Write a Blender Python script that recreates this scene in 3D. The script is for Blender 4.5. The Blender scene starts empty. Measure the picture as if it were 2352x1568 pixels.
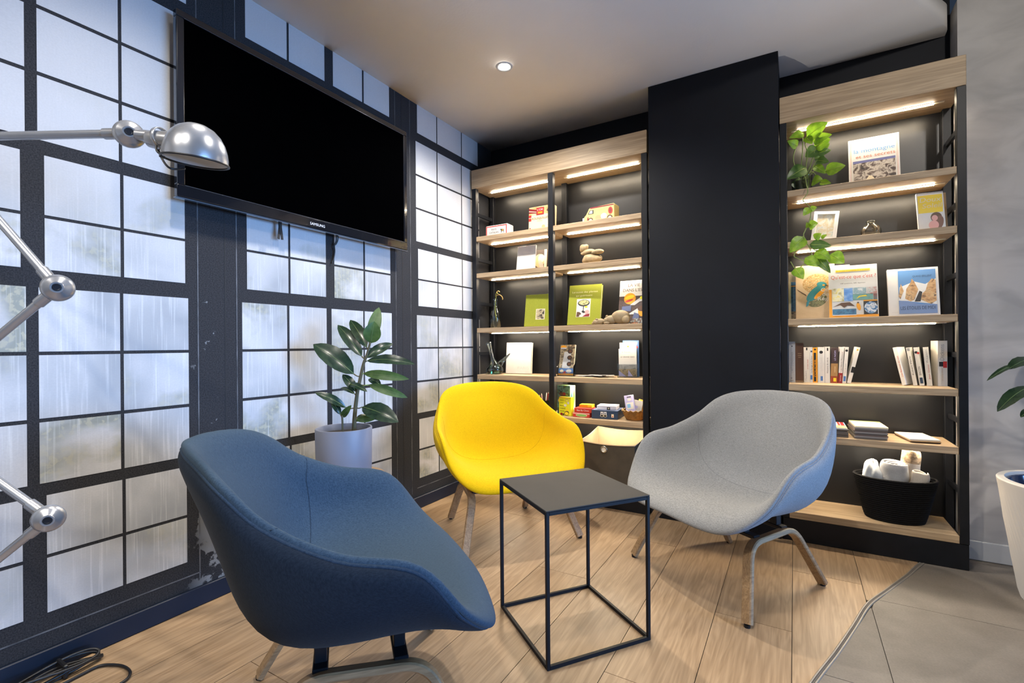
import bpy, bmesh, math, random
from mathutils import Vector, Matrix
random.seed(7)
S = bpy.context.scene
COL = S.collection
PI = math.pi

# ------------------------------------------------------------------ camera
cd = bpy.data.cameras.new('camera')
cam = bpy.data.objects.new('camera', cd)
COL.objects.link(cam)
cd.sensor_width = 36.0
cd.lens = 1095.0 * 36.0 / 2352.0
cd.shift_y = 7.6 / 2352.0
cd.clip_start = 0.02
cam.matrix_world = (Matrix.Translation((1.996, -3.077, 1.0))
                    @ Matrix.Rotation(math.radians(30.637), 4, 'Z')
                    @ Matrix.Rotation(math.radians(90), 4, 'X')
                    @ Matrix.Rotation(math.radians(-0.4346), 4, 'Z'))
S.camera = cam

# ------------------------------------------------------------------ world, lamps, exposure
S.view_settings.view_transform = 'Standard'
S.view_settings.look = 'None'
S.view_settings.gamma = 1.0
S.view_settings.use_curve_mapping = False
S.view_settings.exposure = 0.0
w = bpy.data.worlds.new('daylight')
S.world = w
w.use_nodes = True
w.node_tree.nodes['Background'].inputs[0].default_value = (0.42, 0.62, 1.0, 1)
w.node_tree.nodes['Background'].inputs[1].default_value = 0.05


def area(name, loc, rot, sx, sy, power, col, spread=PI):
    l = bpy.data.lights.new(name, 'AREA')
    l.shape = 'RECTANGLE'
    l.size, l.size_y = sx, sy
    l.energy, l.color, l.spread = power, col, spread
    o = bpy.data.objects.new(name, l)
    o.location, o.rotation_euler = loc, rot
    COL.objects.link(o)
    return o


WARM = (1.0, 0.80, 0.58)
NEUT = (1.0, 0.93, 0.84)
COOL = (0.24, 0.50, 1.0)
# daylight through the shop window on the right hand side and the glazed rear
area('window_daylight', (5.4, -1.75, 0.95), (0, math.radians(90), 0), 1.4, 2.4, 36, COOL, math.radians(52))
area('rear_window_daylight', (2.6, -6.6, 1.7), (math.radians(90), 0, 0), 4.5, 2.4, 22, (0.85, 0.91, 1.0))
DOWNLIGHTS = [((0.671, -0.899), 120), ((0.75, -2.35), 50), ((1.75, -2.0), 60), ((1.3, -3.6), 80), ((0.75, -3.9), 80)]


def spot(name, loc, power, col, ang=120, blend=0.6, r=0.035):
    l = bpy.data.lights.new(name, 'SPOT')
    l.energy, l.color = power, col
    l.spot_size, l.spot_blend, l.shadow_soft_size = math.radians(ang), blend, r
    o = bpy.data.objects.new(name, l)
    o.location = loc
    COL.objects.link(o)
    return o


FILL_SPOT = spot('added_fill_beam', (3.0, -2.1, 2.62), 62, NEUT, 95, 0.8)  # added lamp out of view, brightens the plaster wall and right cornice
FILL_SPOT.rotation_euler = (Vector((2.45, -0.1, 1.5)) - Vector((3.0, -2.1, 2.62))).to_track_quat('-Z', 'Y').to_euler()
for (x, y), e in DOWNLIGHTS:
    spot('downlight_beam', (x, y, 2.468), e, NEUT, 150, 0.7)

LED_STRENGTH = 150.0


# ------------------------------------------------------------------ materials
MAT = {}


def newmat(name):
    m = bpy.data.materials.new(name)
    m.use_nodes = True
    nt = m.node_tree
    return m, nt, nt.nodes['Principled BSDF']


def nd(nt, typ, **kw):
    n = nt.nodes.new(typ)
    for k, v in kw.items():
        setattr(n, k, v)
    return n


def c4(c):
    return (c[0], c[1], c[2], 1.0)


def plain(name, col, rough=0.5, metal=0.0, noise=0.06, nscale=8.0, bump=0.0, bscale=200.0, spec=0.5, coat=0.0):
    """colour with a little procedural unevenness"""
    if name in MAT:
        return MAT[name]
    m, nt, b = newmat(name)
    b.inputs['Roughness'].default_value = rough
    b.inputs['Metallic'].default_value = metal
    b.inputs['Specular IOR Level'].default_value = spec
    b.inputs['Coat Weight'].default_value = coat
    tc = nd(nt, 'ShaderNodeTexCoord')
    n = nd(nt, 'ShaderNodeTexNoise')
    n.inputs['Scale'].default_value = nscale
    n.inputs['Detail'].default_value = 4
    nt.links.new(tc.outputs['Object'], n.inputs['Vector'])
    r = nd(nt, 'ShaderNodeValToRGB')
    r.color_ramp.elements[0].position = 0.3
    r.color_ramp.elements[1].position = 0.7
    r.color_ramp.elements[0].color = c4([max(0, v * (1 - noise)) for v in col])
    r.color_ramp.elements[1].color = c4([min(1, v * (1 + noise)) for v in col])
    nt.links.new(n.outputs['Fac'], r.inputs['Fac'])
    nt.links.new(r.outputs['Color'], b.inputs['Base Color'])
    if bump:
        n2 = nd(nt, 'ShaderNodeTexNoise')
        n2.inputs['Scale'].default_value = bscale
        nt.links.new(tc.outputs['Object'], n2.inputs['Vector'])
        bp = nd(nt, 'ShaderNodeBump')
        bp.inputs['Strength'].default_value = bump
        bp.inputs['Distance'].default_value = 0.002
        nt.links.new(n2.outputs['Fac'], bp.inputs['Height'])
        nt.links.new(bp.outputs['Normal'], b.inputs['Normal'])
    MAT[name] = m
    return m


def wood(name, dark, light, axis='X', scale=1.0, rough=0.5, coord='Object', ring=0.5, vary=0.0, cross=14.0, along=0.9):
    """oak: long streaks along one axis"""
    if name in MAT:
        return MAT[name]
    m, nt, b = newmat(name)
    b.inputs['Roughness'].default_value = rough
    if coord == 'World':
        src = nd(nt, 'ShaderNodeNewGeometry').outputs['Position']
    else:
        src = nd(nt, 'ShaderNodeTexCoord').outputs['Object']
    oi = nd(nt, 'ShaderNodeObjectInfo')
    vm = nd(nt, 'ShaderNodeVectorMath', operation='ADD')
    sc = nd(nt, 'ShaderNodeVectorMath', operation='SCALE')
    cmb = nd(nt, 'ShaderNodeCombineXYZ')
    for i in range(3):
        nt.links.new(oi.outputs['Random'], cmb.inputs[i])
    nt.links.new(cmb.outputs[0], sc.inputs[0])
    sc.inputs['Scale'].default_value = 37.0
    nt.links.new(src, vm.inputs[0])
    nt.links.new(sc.outputs[0], vm.inputs[1])
    mp = nd(nt, 'ShaderNodeMapping')
    k = [cross, cross, cross]
    k['XYZ'.index(axis)] = along
    mp.inputs['Scale'].default_value = [v * scale for v in k]
    nt.links.new(vm.outputs[0], mp.inputs['Vector'])
    n1 = nd(nt, 'ShaderNodeTexNoise')
    n1.inputs['Scale'].default_value = 1.0
    n1.inputs['Detail'].default_value = 3
    n1.inputs['Distortion'].default_value = 1.6
    nt.links.new(mp.outputs[0], n1.inputs['Vector'])
    mp2 = nd(nt, 'ShaderNodeMapping')
    k2 = [150.0, 150.0, 150.0]
    k2['XYZ'.index(axis)] = 5.0
    mp2.inputs['Scale'].default_value = [v * scale for v in k2]
    nt.links.new(vm.outputs[0], mp2.inputs['Vector'])
    n2 = nd(nt, 'ShaderNodeTexNoise')
    n2.inputs['Scale'].default_value = 1.0
    n2.inputs['Detail'].default_value = 2
    nt.links.new(mp2.outputs[0], n2.inputs['Vector'])
    # cathedral rings from the low noise
    mm = nd(nt, 'ShaderNodeMath', operation='MULTIPLY')
    mm.inputs[1].default_value = 9.0
    nt.links.new(n1.outputs['Fac'], mm.inputs[0])
    fr = nd(nt, 'ShaderNodeMath', operation='PINGPONG')
    fr.inputs[1].default_value = 1.0
    nt.links.new(mm.outputs[0], fr.inputs[0])
    mx = nd(nt, 'ShaderNodeMix')
    mx.inputs[0].default_value = ring
    nt.links.new(n2.outputs['Fac'], mx.inputs[2])
    nt.links.new(fr.outputs[0], mx.inputs[3])
    r = nd(nt, 'ShaderNodeValToRGB')
    r.color_ramp.elements[0].position = 0.22
    r.color_ramp.elements[1].position = 0.78
    r.color_ramp.elements[0].color = c4(dark)
    r.color_ramp.elements[1].color = c4(light)
    nt.links.new(mx.outputs[0], r.inputs['Fac'])
    out = r.outputs['Color']
    if vary:
        hs = nd(nt, 'ShaderNodeHueSaturation')
        mr = nd(nt, 'ShaderNodeMapRange')
        mr.inputs[3].default_value = 1 - vary
        mr.inputs[4].default_value = 1 + vary
        nt.links.new(oi.outputs['Random'], mr.inputs[0])
        nt.links.new(mr.outputs[0], hs.inputs['Value'])
        nt.links.new(out, hs.inputs['Color'])
        out = hs.outputs['Color']
    nt.links.new(out, b.inputs['Base Color'])
    bp = nd(nt, 'ShaderNodeBump')
    bp.inputs['Strength'].default_value = 0.12
    bp.inputs['Distance'].default_value = 0.001
    nt.links.new(n2.outputs['Fac'], bp.inputs['Height'])
    nt.links.new(bp.outputs['Normal'], b.inputs['Normal'])
    MAT[name] = m
    return m


def fabric(name, col, col2, axis=2, freq=420.0):
    """woven wool: fine threads crossed by slubs"""
    m, nt, b = newmat(name)
    b.inputs['Roughness'].default_value = 0.9
    b.inputs['Specular IOR Level'].default_value = 0.15
    b.inputs['Sheen Weight'].default_value = 0.03
    b.inputs['Sheen Roughness'].default_value = 0.5
    tc = nd(nt, 'ShaderNodeTexCoord')
    mp = nd(nt, 'ShaderNodeMapping')
    k = [150.0, 150.0, 150.0]
    k[axis] = freq * 2.2
    mp.inputs['Scale'].default_value = k
    nt.links.new(tc.outputs['Object'], mp.inputs['Vector'])
    n = nd(nt, 'ShaderNodeTexNoise')
    n.inputs['Scale'].default_value = 1.0
    n.inputs['Detail'].default_value = 2
    nt.links.new(mp.outputs[0], n.inputs['Vector'])
    n2 = nd(nt, 'ShaderNodeTexNoise')
    n2.inputs['Scale'].default_value = freq * 2.0
    nt.links.new(tc.outputs['Object'], n2.inputs['Vector'])
    mx = nd(nt, 'ShaderNodeMix')
    mx.inputs[0].default_value = 0.45
    nt.links.new(n.outputs['Fac'], mx.inputs[2])
    nt.links.new(n2.outputs['Fac'], mx.inputs[3])
    r = nd(nt, 'ShaderNodeValToRGB')
    r.color_ramp.elements[0].position = 0.36
    r.color_ramp.elements[1].position = 0.64
    r.color_ramp.elements[0].color = c4(col)
    r.color_ramp.elements[1].color = c4(col2)
    nt.links.new(mx.outputs[0], r.inputs['Fac'])
    nt.links.new(r.outputs['Color'], b.inputs['Base Color'])
    bp = nd(nt, 'ShaderNodeBump')
    bp.inputs['Strength'].default_value = 0.35
    bp.inputs['Distance'].default_value = 0.0015
    nt.links.new(mx.outputs[0], bp.inputs['Height'])
    nt.links.new(bp.outputs['Normal'], b.inputs['Normal'])
    return m


def glass(name, col=(1, 1, 1), rough=0.0, refl=1.0):
    """thin walled clear material: see-through with mirror-like rims"""
    m, nt, b = newmat(name)
    nt.nodes.remove(b)
    tr = nd(nt, 'ShaderNodeBsdfTransparent')
    tr.inputs['Color'].default_value = c4(col)
    gl = nd(nt, 'ShaderNodeBsdfGlossy')
    gl.inputs['Roughness'].default_value = 0.03 + rough
    gl.inputs['Color'].default_value = (0.95, 0.97, 0.96, 1)
    fr = nd(nt, 'ShaderNodeFresnel')
    fr.inputs['IOR'].default_value = 1.5
    mu = nd(nt, 'ShaderNodeMath', operation='MULTIPLY')
    mu.inputs[1].default_value = refl
    mu.use_clamp = True
    nt.links.new(fr.outputs[0], mu.inputs[0])
    mx = nd(nt, 'ShaderNodeMixShader')
    nt.links.new(mu.outputs[0], mx.inputs[0])
    nt.links.new(tr.outputs[0], mx.inputs[1])
    nt.links.new(gl.outputs[0], mx.inputs[2])
    nt.links.new(mx.outputs[0], nt.nodes['Material Output'].inputs['Surface'])
    return m


def emit(name, col, st):
    m, nt, b = newmat(name)
    b.inputs['Base Color'].default_value = c4(col)
    b.inputs['Emission Color'].default_value = c4(col)
    b.inputs['Emission Strength'].default_value = st
    return m


def print_mat(name, cols, scale=14.0, detail=6.0, dist=0.25, rough=0.45):
    """printed picture: blotches of several inks"""
    if name in MAT:
        return MAT[name]
    m, nt, b = newmat(name)
    b.inputs['Roughness'].default_value = rough
    tc = nd(nt, 'ShaderNodeTexCoord')
    n = nd(nt, 'ShaderNodeTexNoise')
    n.inputs['Scale'].default_value = scale
    n.inputs['Detail'].default_value = detail
    n.inputs['Distortion'].default_value = dist
    nt.links.new(tc.outputs['Object'], n.inputs['Vector'])
    r = nd(nt, 'ShaderNodeValToRGB')
    e = r.color_ramp.elements
    while len(e) < len(cols):
        e.new(0.5)
    for i, c in enumerate(cols):
        e[i].position = 0.3 + 0.4 * i / max(1, len(cols) - 1)
        e[i].color = c4(c)
    nt.links.new(n.outputs['Fac'], r.inputs['Fac'])
    nt.links.new(r.outputs['Color'], b.inputs['Base Color'])
    MAT[name] = m
    return m


def ink(name, col, rough=0.45):
    return plain('ink ' + name, col, rough, noise=0.03, nscale=30)


# ------------------------------------------------------------------ mesh helpers
def link(o, parent=None):
    COL.objects.link(o)
    if parent is not None:
        o.parent = parent
    return o


def obj(name, bm, mat, parent=None, smooth=False, loc=None, rot=None):
    bmesh.ops.recalc_face_normals(bm, faces=bm.faces)
    return obj_raw(name, bm, mat, parent, smooth, loc, rot)


def obj_raw(name, bm, mat, parent=None, smooth=False, loc=None, rot=None):
    me = bpy.data.meshes.new(name)
    if smooth:
        for f in bm.faces:
            f.smooth = True
    bm.to_mesh(me)
    bm.free()
    for m in (mat if isinstance(mat, (list, tuple)) else [mat]):
        me.materials.append(m)
    if smooth == 'auto':
        me.set_sharp_from_angle(angle=math.radians(40))
    o = bpy.data.objects.new(name, me)
    if loc is not None:
        o.location = loc
    if rot is not None:
        o.rotation_euler = rot
    return link(o, parent)


def thing(name, label, cat, loc=(0, 0, 0), rot=(0, 0, 0), group=None):
    o = bpy.data.objects.new(name, None)
    o.empty_display_size = 0.05
    o.location, o.rotation_euler = loc, rot
    COL.objects.link(o)
    tag(o, label, cat, group)
    return o


def tag(o, label, cat, group=None):
    o['label'], o['category'] = label, cat
    if group:
        o['group'] = group
    return o


def structure(o):
    o['kind'] = 'structure'
    return o


def box(bm, x0, x1, y0, y1, z0, z1, bev=0.0, mi=0, seg=1):
    r = bmesh.ops.create_cube(bm, size=1.0)
    vs = r['verts']
    bmesh.ops.scale(bm, vec=(x1 - x0, y1 - y0, z1 - z0), verts=vs)
    bmesh.ops.translate(bm, vec=((x0 + x1) / 2, (y0 + y1) / 2, (z0 + z1) / 2), verts=vs)
    fs = {f for v in vs for f in v.link_faces}
    for f in fs:
        f.material_index = mi
    if bev:
        es = list({e for v in vs for e in v.link_edges})
        bmesh.ops.bevel(bm, geom=es, offset=bev, segments=seg, affect='EDGES', profile=0.5)
    return bm


def B(x0, x1, y0, y1, z0, z1, bev=0.0, seg=1):
    return box(bmesh.new(), x0, x1, y0, y1, z0, z1, bev, 0, seg)


def lathe(bm, prof, n=32, c=(0, 0, 0), closed=False, mi=0):
    """prof: list of (r, z); revolve round z"""
    rings = []
    for r, z in prof:
        if r < 1e-6:
            rings.append([bm.verts.new((c[0], c[1], c[2] + z))])
        else:
            rings.append([bm.verts.new((c[0] + r * math.cos(2 * PI * i / n), c[1] + r * math.sin(2 * PI * i / n), c[2] + z)) for i in range(n)])
    prs = list(zip(rings, rings[1:])) + ([(rings[-1], rings[0])] if closed else [])
    for a, b in prs:
        for i in range(n):
            j = (i + 1) % n
            if len(a) == 1 and len(b) == 1:
                continue
            if len(a) == 1:
                f = bm.faces.new((a[0], b[i], b[j]))
            elif len(b) == 1:
                f = bm.faces.new((a[i], a[j], b[0]))
            else:
                f = bm.faces.new((a[i], a[j], b[j], b[i]))
            f.material_index = mi
    return bm


def sweep(bm, pts, sect, closed=False, up=None, cap=True, mi=0, scale=None):
    """sweep a 2-D section along a polyline (parallel transport)"""
    P = [Vector(p) for p in pts]
    n = len(P)
    T = []
    for i in range(n):
        a = P[(i - 1) % n] if (closed or i) else P[0]
        b = P[(i + 1) % n] if (closed or i < n - 1) else P[-1]
        t = b - a
        T.append(t.normalized() if t.length > 1e-9 else Vector((0, 0, 1)))
    u = Vector(up) if up is not None else (Vector((0, 0, 1)) if abs(T[0].z) < 0.9 else Vector((0, 1, 0)))
    rings = []
    for i in range(n):
        t = T[i]
        if up is not None:
            u = Vector(up)
        s = t.cross(u)
        if s.length < 1e-6:
            s = t.orthogonal()
        s.normalize()
        u = s.cross(t).normalized()
        k = scale[i] if scale else 1.0
        rings.append([bm.verts.new(P[i] + s * (a * k) + u * (b * k)) for a, b in sect])
    m = len(sect)
    for i in range(n if closed else n - 1):
        A, Bq = rings[i], rings[(i + 1) % n]
        for j in range(m):
            f = bm.faces.new((A[j], A[(j + 1) % m], Bq[(j + 1) % m], Bq[j]))
            f.material_index = mi
    if cap and not closed:
        for R_ in (rings[0], rings[-1]):
            try:
                bm.faces.new(R_).material_index = mi
            except ValueError:
                pass
    return bm


def circ(r, n=10):
    return [(r * math.cos(2 * PI * i / n), r * math.sin(2 * PI * i / n)) for i in range(n)]


def rsect(w, h, c=0.004):
    a, b = w / 2, h / 2
    return [(-a + c, -b), (a - c, -b), (a, -b + c), (a, b - c), (a - c, b), (-a + c, b), (-a, b - c), (-a, -b + c)]


def tube(bm, pts, r, n=10, closed=False, scale=None):
    return sweep(bm, pts, circ(r, n), closed, scale=scale)


def smooth_path(pts, k=6, closed=False):
    P = [Vector(p) for p in pts]
    n = len(P)
    out = []
    for i in range(n if closed else n - 1):
        if closed:
            a, b, c, d = P[i - 1], P[i], P[(i + 1) % n], P[(i + 2) % n]
        else:
            a, b, c, d = P[max(i - 1, 0)], P[i], P[i + 1], P[min(i + 2, n - 1)]
        for j in range(k):
            t = j / k
            out.append(0.5 * (2 * b + (c - a) * t + (2 * a - 5 * b + 4 * c - d) * t * t + (-a + 3 * b - 3 * c + d) * t ** 3))
    if not closed:
        out.append(P[-1])
    return out


def fillet(pts, r, k=6):
    P = [Vector(p) for p in pts]
    out = [P[0]]
    for i in range(1, len(P) - 1):
        a, b, c = P[i - 1], P[i], P[i + 1]
        d1, d2 = (a - b), (c - b)
        rr = min(r, d1.length * 0.45, d2.length * 0.45)
        s, e = b + d1.normalized() * rr, b + d2.normalized() * rr
        for j in range(k + 1):
            t = j / k
            out.append((1 - t) ** 2 * s + 2 * t * (1 - t) * b + t * t * e)
    out.append(P[-1])
    return out


def prism(bm, poly, z0, z1, mi=0):
    a = [bm.verts.new((x, y, z0)) for x, y in poly]
    b = [bm.verts.new((x, y, z1)) for x, y in poly]
    bm.faces.new(list(reversed(a))).material_index = mi
    bm.faces.new(b).material_index = mi
    n = len(poly)
    for i in range(n):
        bm.faces.new((a[i], a[(i + 1) % n], b[(i + 1) % n], b[i])).material_index = mi
    return bm


TEXTCACHE = {}


def text_mesh(s):
    if s in TEXTCACHE:
        return TEXTCACHE[s]
    cu = bpy.data.curves.new('text', 'FONT')
    cu.body = s
    cu.size = 1.0
    cu.resolution_u = 3
    o = bpy.data.objects.new('text', cu)
    COL.objects.link(o)
    dg = bpy.context.evaluated_depsgraph_get()
    dg.update()
    me = bpy.data.meshes.new_from_object(o.evaluated_get(dg))
    vs = [tuple(v.co) for v in me.vertices]
    fs = [tuple(p.vertices) for p in me.polygons]
    bpy.data.objects.remove(o)
    bpy.data.curves.remove(cu)
    bpy.data.meshes.remove(me)
    if not vs:
        vs = [(0, 0, 0)]
    x0, x1 = min(v[0] for v in vs), max(v[0] for v in vs)
    TEXTCACHE[s] = (vs, fs, x0, x1)
    return TEXTCACHE[s]


class Print:
    """flat print on a face; u to the right, v up, in metres from the lower left corner"""

    def __init__(self):
        self.it = []

    def poly(self, pts, mat):
        self.it.append((list(pts), [tuple(range(len(pts)))], mat))
        return self

    def rect(self, u0, v0, u1, v1, mat):
        return self.poly([(u0, v0), (u1, v0), (u1, v1), (u0, v1)], mat)

    def disc(self, cu, cv, ru, rv, mat, n=20, rot=0.0):
        c, s = math.cos(rot), math.sin(rot)
        p = [(ru * math.cos(2 * PI * i / n), rv * math.sin(2 * PI * i / n)) for i in range(n)]
        return self.poly([(cu + a * c - b * s, cv + a * s + b * c) for a, b in p], mat)

    def text(self, s, u, v, size, mat, width=None, align='L', rot=0.0, slant=0.0):
        vs, fs, x0, x1 = text_mesh(s)
        k = size * 1.4   # cap height of the default face is about 0.7 of its size
        kx = k
        if width is not None and x1 > x0:
            kx = width / (x1 - x0)
        off = {'L': -x0, 'C': -(x0 + x1) / 2, 'R': -x1}[align]
        c, sn = math.cos(rot), math.sin(rot)
        pts = []
        for x, y, _ in vs:
            a, b = (x + off) * kx + slant * y * k, y * k
            pts.append((u + a * c - b * sn, v + a * sn + b * c))
        self.it.append((pts, fs, mat))
        return self

    def build(self, name, parent, O, U, V, lift=0.0004):
        O, U, V = Vector(O), Vector(U).normalized(), Vector(V).normalized()
        N = U.cross(V)
        bm = bmesh.new()
        mats = []
        for k, (pts, fs, mat) in enumerate(self.it):
            if mat not in mats:
                mats.append(mat)
            mi = mats.index(mat)
            vs = [bm.verts.new(O + U * a + V * b + N * (lift + 0.00018 * k)) for a, b in pts]
            for f in fs:
                try:
                    bm.faces.new([vs[i] for i in f]).material_index = mi
                except ValueError:
                    pass
        bm.normal_update()
        for f in bm.faces:
            if f.normal.dot(N) < 0:
                f.normal_flip()
        return obj_raw(name, bm, mats, parent)


def front(w, d):
    """face of a standing box that looks to -y"""
    return ((-w / 2, -d / 2, 0), (1, 0, 0), (0, 0, 1))


def leaf_mesh(base, tip, width, n, droop=0.12, fold=0.18, point=1.0, heart=False):
    """leaf surface between two points; n = rough upper-side normal"""
    b, t, n = Vector(base), Vector(tip), Vector(n).normalized()
    ax = t - b
    L = ax.length
    ax.normalize()
    s = ax.cross(n)
    if s.length < 1e-4:
        s = ax.orthogonal()
    s.normalize()
    n = s.cross(ax).normalized()
    bm = bmesh.new()
    rows, cols = 11, 7
    G = []
    for i in range(rows):
        q = i / (rows - 1)
        if heart:
            wq = (math.sin(PI * min(1, q ** 0.55)) ** 0.75) if 0 < q < 1 else 0.02
        else:
            wq = (math.sin(PI * q) ** 0.62) * (1.0 - 0.18 * (q - 0.5) * point) if 0 < q < 1 else 0.03
        row = []
        for j in range(cols):
            u = (j / (cols - 1)) * 2 - 1
            p = b + ax * (L * q) + s * (u * wq * width / 2)
            p += n * (droop * L * math.sin(PI * q) * 0.8 + fold * width * (abs(u) ** 1.4) * wq * 0.6
                      - 0.02 * width * math.sin(9 * q * PI) * abs(u))
            if heart and q < 0.15:
                p -= ax * (abs(u) * 0.10 * L * (1 - q / 0.15))
            row.append(bm.verts.new(p))
        G.append(row)
    for i in range(rows - 1):
        for j in range(cols - 1):
            bm.faces.new((G[i][j], G[i][j + 1], G[i + 1][j + 1], G[i + 1][j]))
    return bm

# ------------------------------------------------------------------ shared materials
M_NAVY = plain('navy wall paint', (0.0036, 0.0050, 0.0092), 0.6, noise=0.25, nscale=3, bump=0.15, bscale=60, spec=0.25)
M_BACK = plain('charcoal board', (0.0085, 0.0085, 0.0095), 0.36, noise=0.12, nscale=4, bump=0.1, bscale=300, spec=0.4)
M_STEEL = plain('black powder coated steel', (0.006, 0.007, 0.010), 0.45, noise=0.2, nscale=20, spec=0.3)
M_CEIL = plain('ceiling paint', (0.86, 0.83, 0.80), 0.85, noise=0.03, nscale=2, bump=0.2, bscale=90)
M_SKIRT = plain('dark blue skirting paint', (0.006, 0.012, 0.028), 0.4, noise=0.15, nscale=5, spec=0.3)
M_WHITE = plain('white paint', (0.62, 0.63, 0.64), 0.5, noise=0.03)
M_OAK = wood('oak board', (0.29, 0.20, 0.115), (0.52, 0.385, 0.24), 'X', 1.0, 0.5, ring=0.25)
M_FLOOR = wood('oak floor plank', (0.275, 0.178, 0.098), (0.455, 0.315, 0.188), 'Y', 0.9, 0.42, coord='World', ring=0.27, vary=0.11, cross=17.0, along=1.5)
M_LEGWOOD = wood('oiled oak frame', (0.22, 0.135, 0.068), (0.42, 0.280, 0.150), 'Y', 1.2, 0.45, ring=0.3)
M_GLASS = glass('clear glass', (0.965, 0.985, 0.97), 0.0, 0.9)
M_BLACKGLOSS = plain('gloss black plastic', (0.006, 0.007, 0.010), 0.12, noise=0.1, coat=0.5)
M_SCREEN = plain('dark screen glass', (0.0004, 0.0004, 0.0005), 0.3, noise=0.1, spec=0.0)
M_RUBBER = plain('black rubber cable', (0.010, 0.010, 0.011), 0.4, noise=0.1)
M_PAPER = plain('page edges', (0.72, 0.68, 0.58), 0.8, noise=0.12, nscale=60)
M_SILVER = plain('brushed aluminium', (0.42, 0.43, 0.45), 0.27, 0.7, noise=0.08, nscale=12)


def concrete():
    m, nt, b = newmat('trowelled plaster')
    b.inputs['Roughness'].default_value = 0.75
    tc = nd(nt, 'ShaderNodeNewGeometry')
    mp = nd(nt, 'ShaderNodeMapping')
    mp.inputs['Rotation'].default_value = (0, math.radians(35), 0)
    mp.inputs['Scale'].default_value = (2.2, 2.2, 5.0)
    nt.links.new(tc.outputs['Position'], mp.inputs['Vector'])
    n = nd(nt, 'ShaderNodeTexNoise')
    n.inputs['Scale'].default_value = 1.6
    n.inputs['Detail'].default_value = 7
    n.inputs['Distortion'].default_value = 0.9
    nt.links.new(mp.outputs[0], n.inputs['Vector'])
    r = nd(nt, 'ShaderNodeValToRGB')
    r.color_ramp.elements[0].position = 0.35
    r.color_ramp.elements[1].position = 0.62
    r.color_ramp.elements[0].color = (0.42, 0.41, 0.405, 1)
    r.color_ramp.elements[1].color = (0.55, 0.535, 0.525, 1)
    nt.links.new(n.outputs['Fac'], r.inputs['Fac'])
    nt.links.new(r.outputs['Color'], b.inputs['Base Color'])
    return m


M_PLASTER = concrete()


def tile_mat():
    m, nt, b = newmat('stone floor tile')
    b.inputs['Roughness'].default_value = 0.55
    tc = nd(nt, 'ShaderNodeNewGeometry')
    oi = nd(nt, 'ShaderNodeObjectInfo')
    n = nd(nt, 'ShaderNodeTexNoise')
    n.inputs['Scale'].default_value = 7
    n.inputs['Detail'].default_value = 8
    nt.links.new(tc.outputs['Position'], n.inputs['Vector'])
    n2 = nd(nt, 'ShaderNodeTexNoise')
    n2.inputs['Scale'].default_value = 160
    nt.links.new(tc.outputs['Position'], n2.inputs['Vector'])
    mx = nd(nt, 'ShaderNodeMix')
    mx.inputs[0].default_value = 0.35
    nt.links.new(n.outputs['Fac'], mx.inputs[2])
    nt.links.new(n2.outputs['Fac'], mx.inputs[3])
    r = nd(nt, 'ShaderNodeValToRGB')
    r.color_ramp.elements[0].position = 0.3
    r.color_ramp.elements[1].position = 0.7
    r.color_ramp.elements[0].color = (0.125, 0.108, 0.090, 1)
    r.color_ramp.elements[1].color = (0.215, 0.19, 0.165, 1)
    nt.links.new(mx.outputs[0], r.inputs['Fac'])
    hs = nd(nt, 'ShaderNodeHueSaturation')
    mr = nd(nt, 'ShaderNodeMapRange')
    mr.inputs[3].default_value = 0.94
    mr.inputs[4].default_value = 1.06
    nt.links.new(oi.outputs['Random'], mr.inputs[0])
    nt.links.new(mr.outputs[0], hs.inputs['Value'])
    nt.links.new(r.outputs['Color'], hs.inputs['Color'])
    nt.links.new(hs.outputs['Color'], b.inputs['Base Color'])
    return m


M_TILE = tile_mat()


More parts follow.
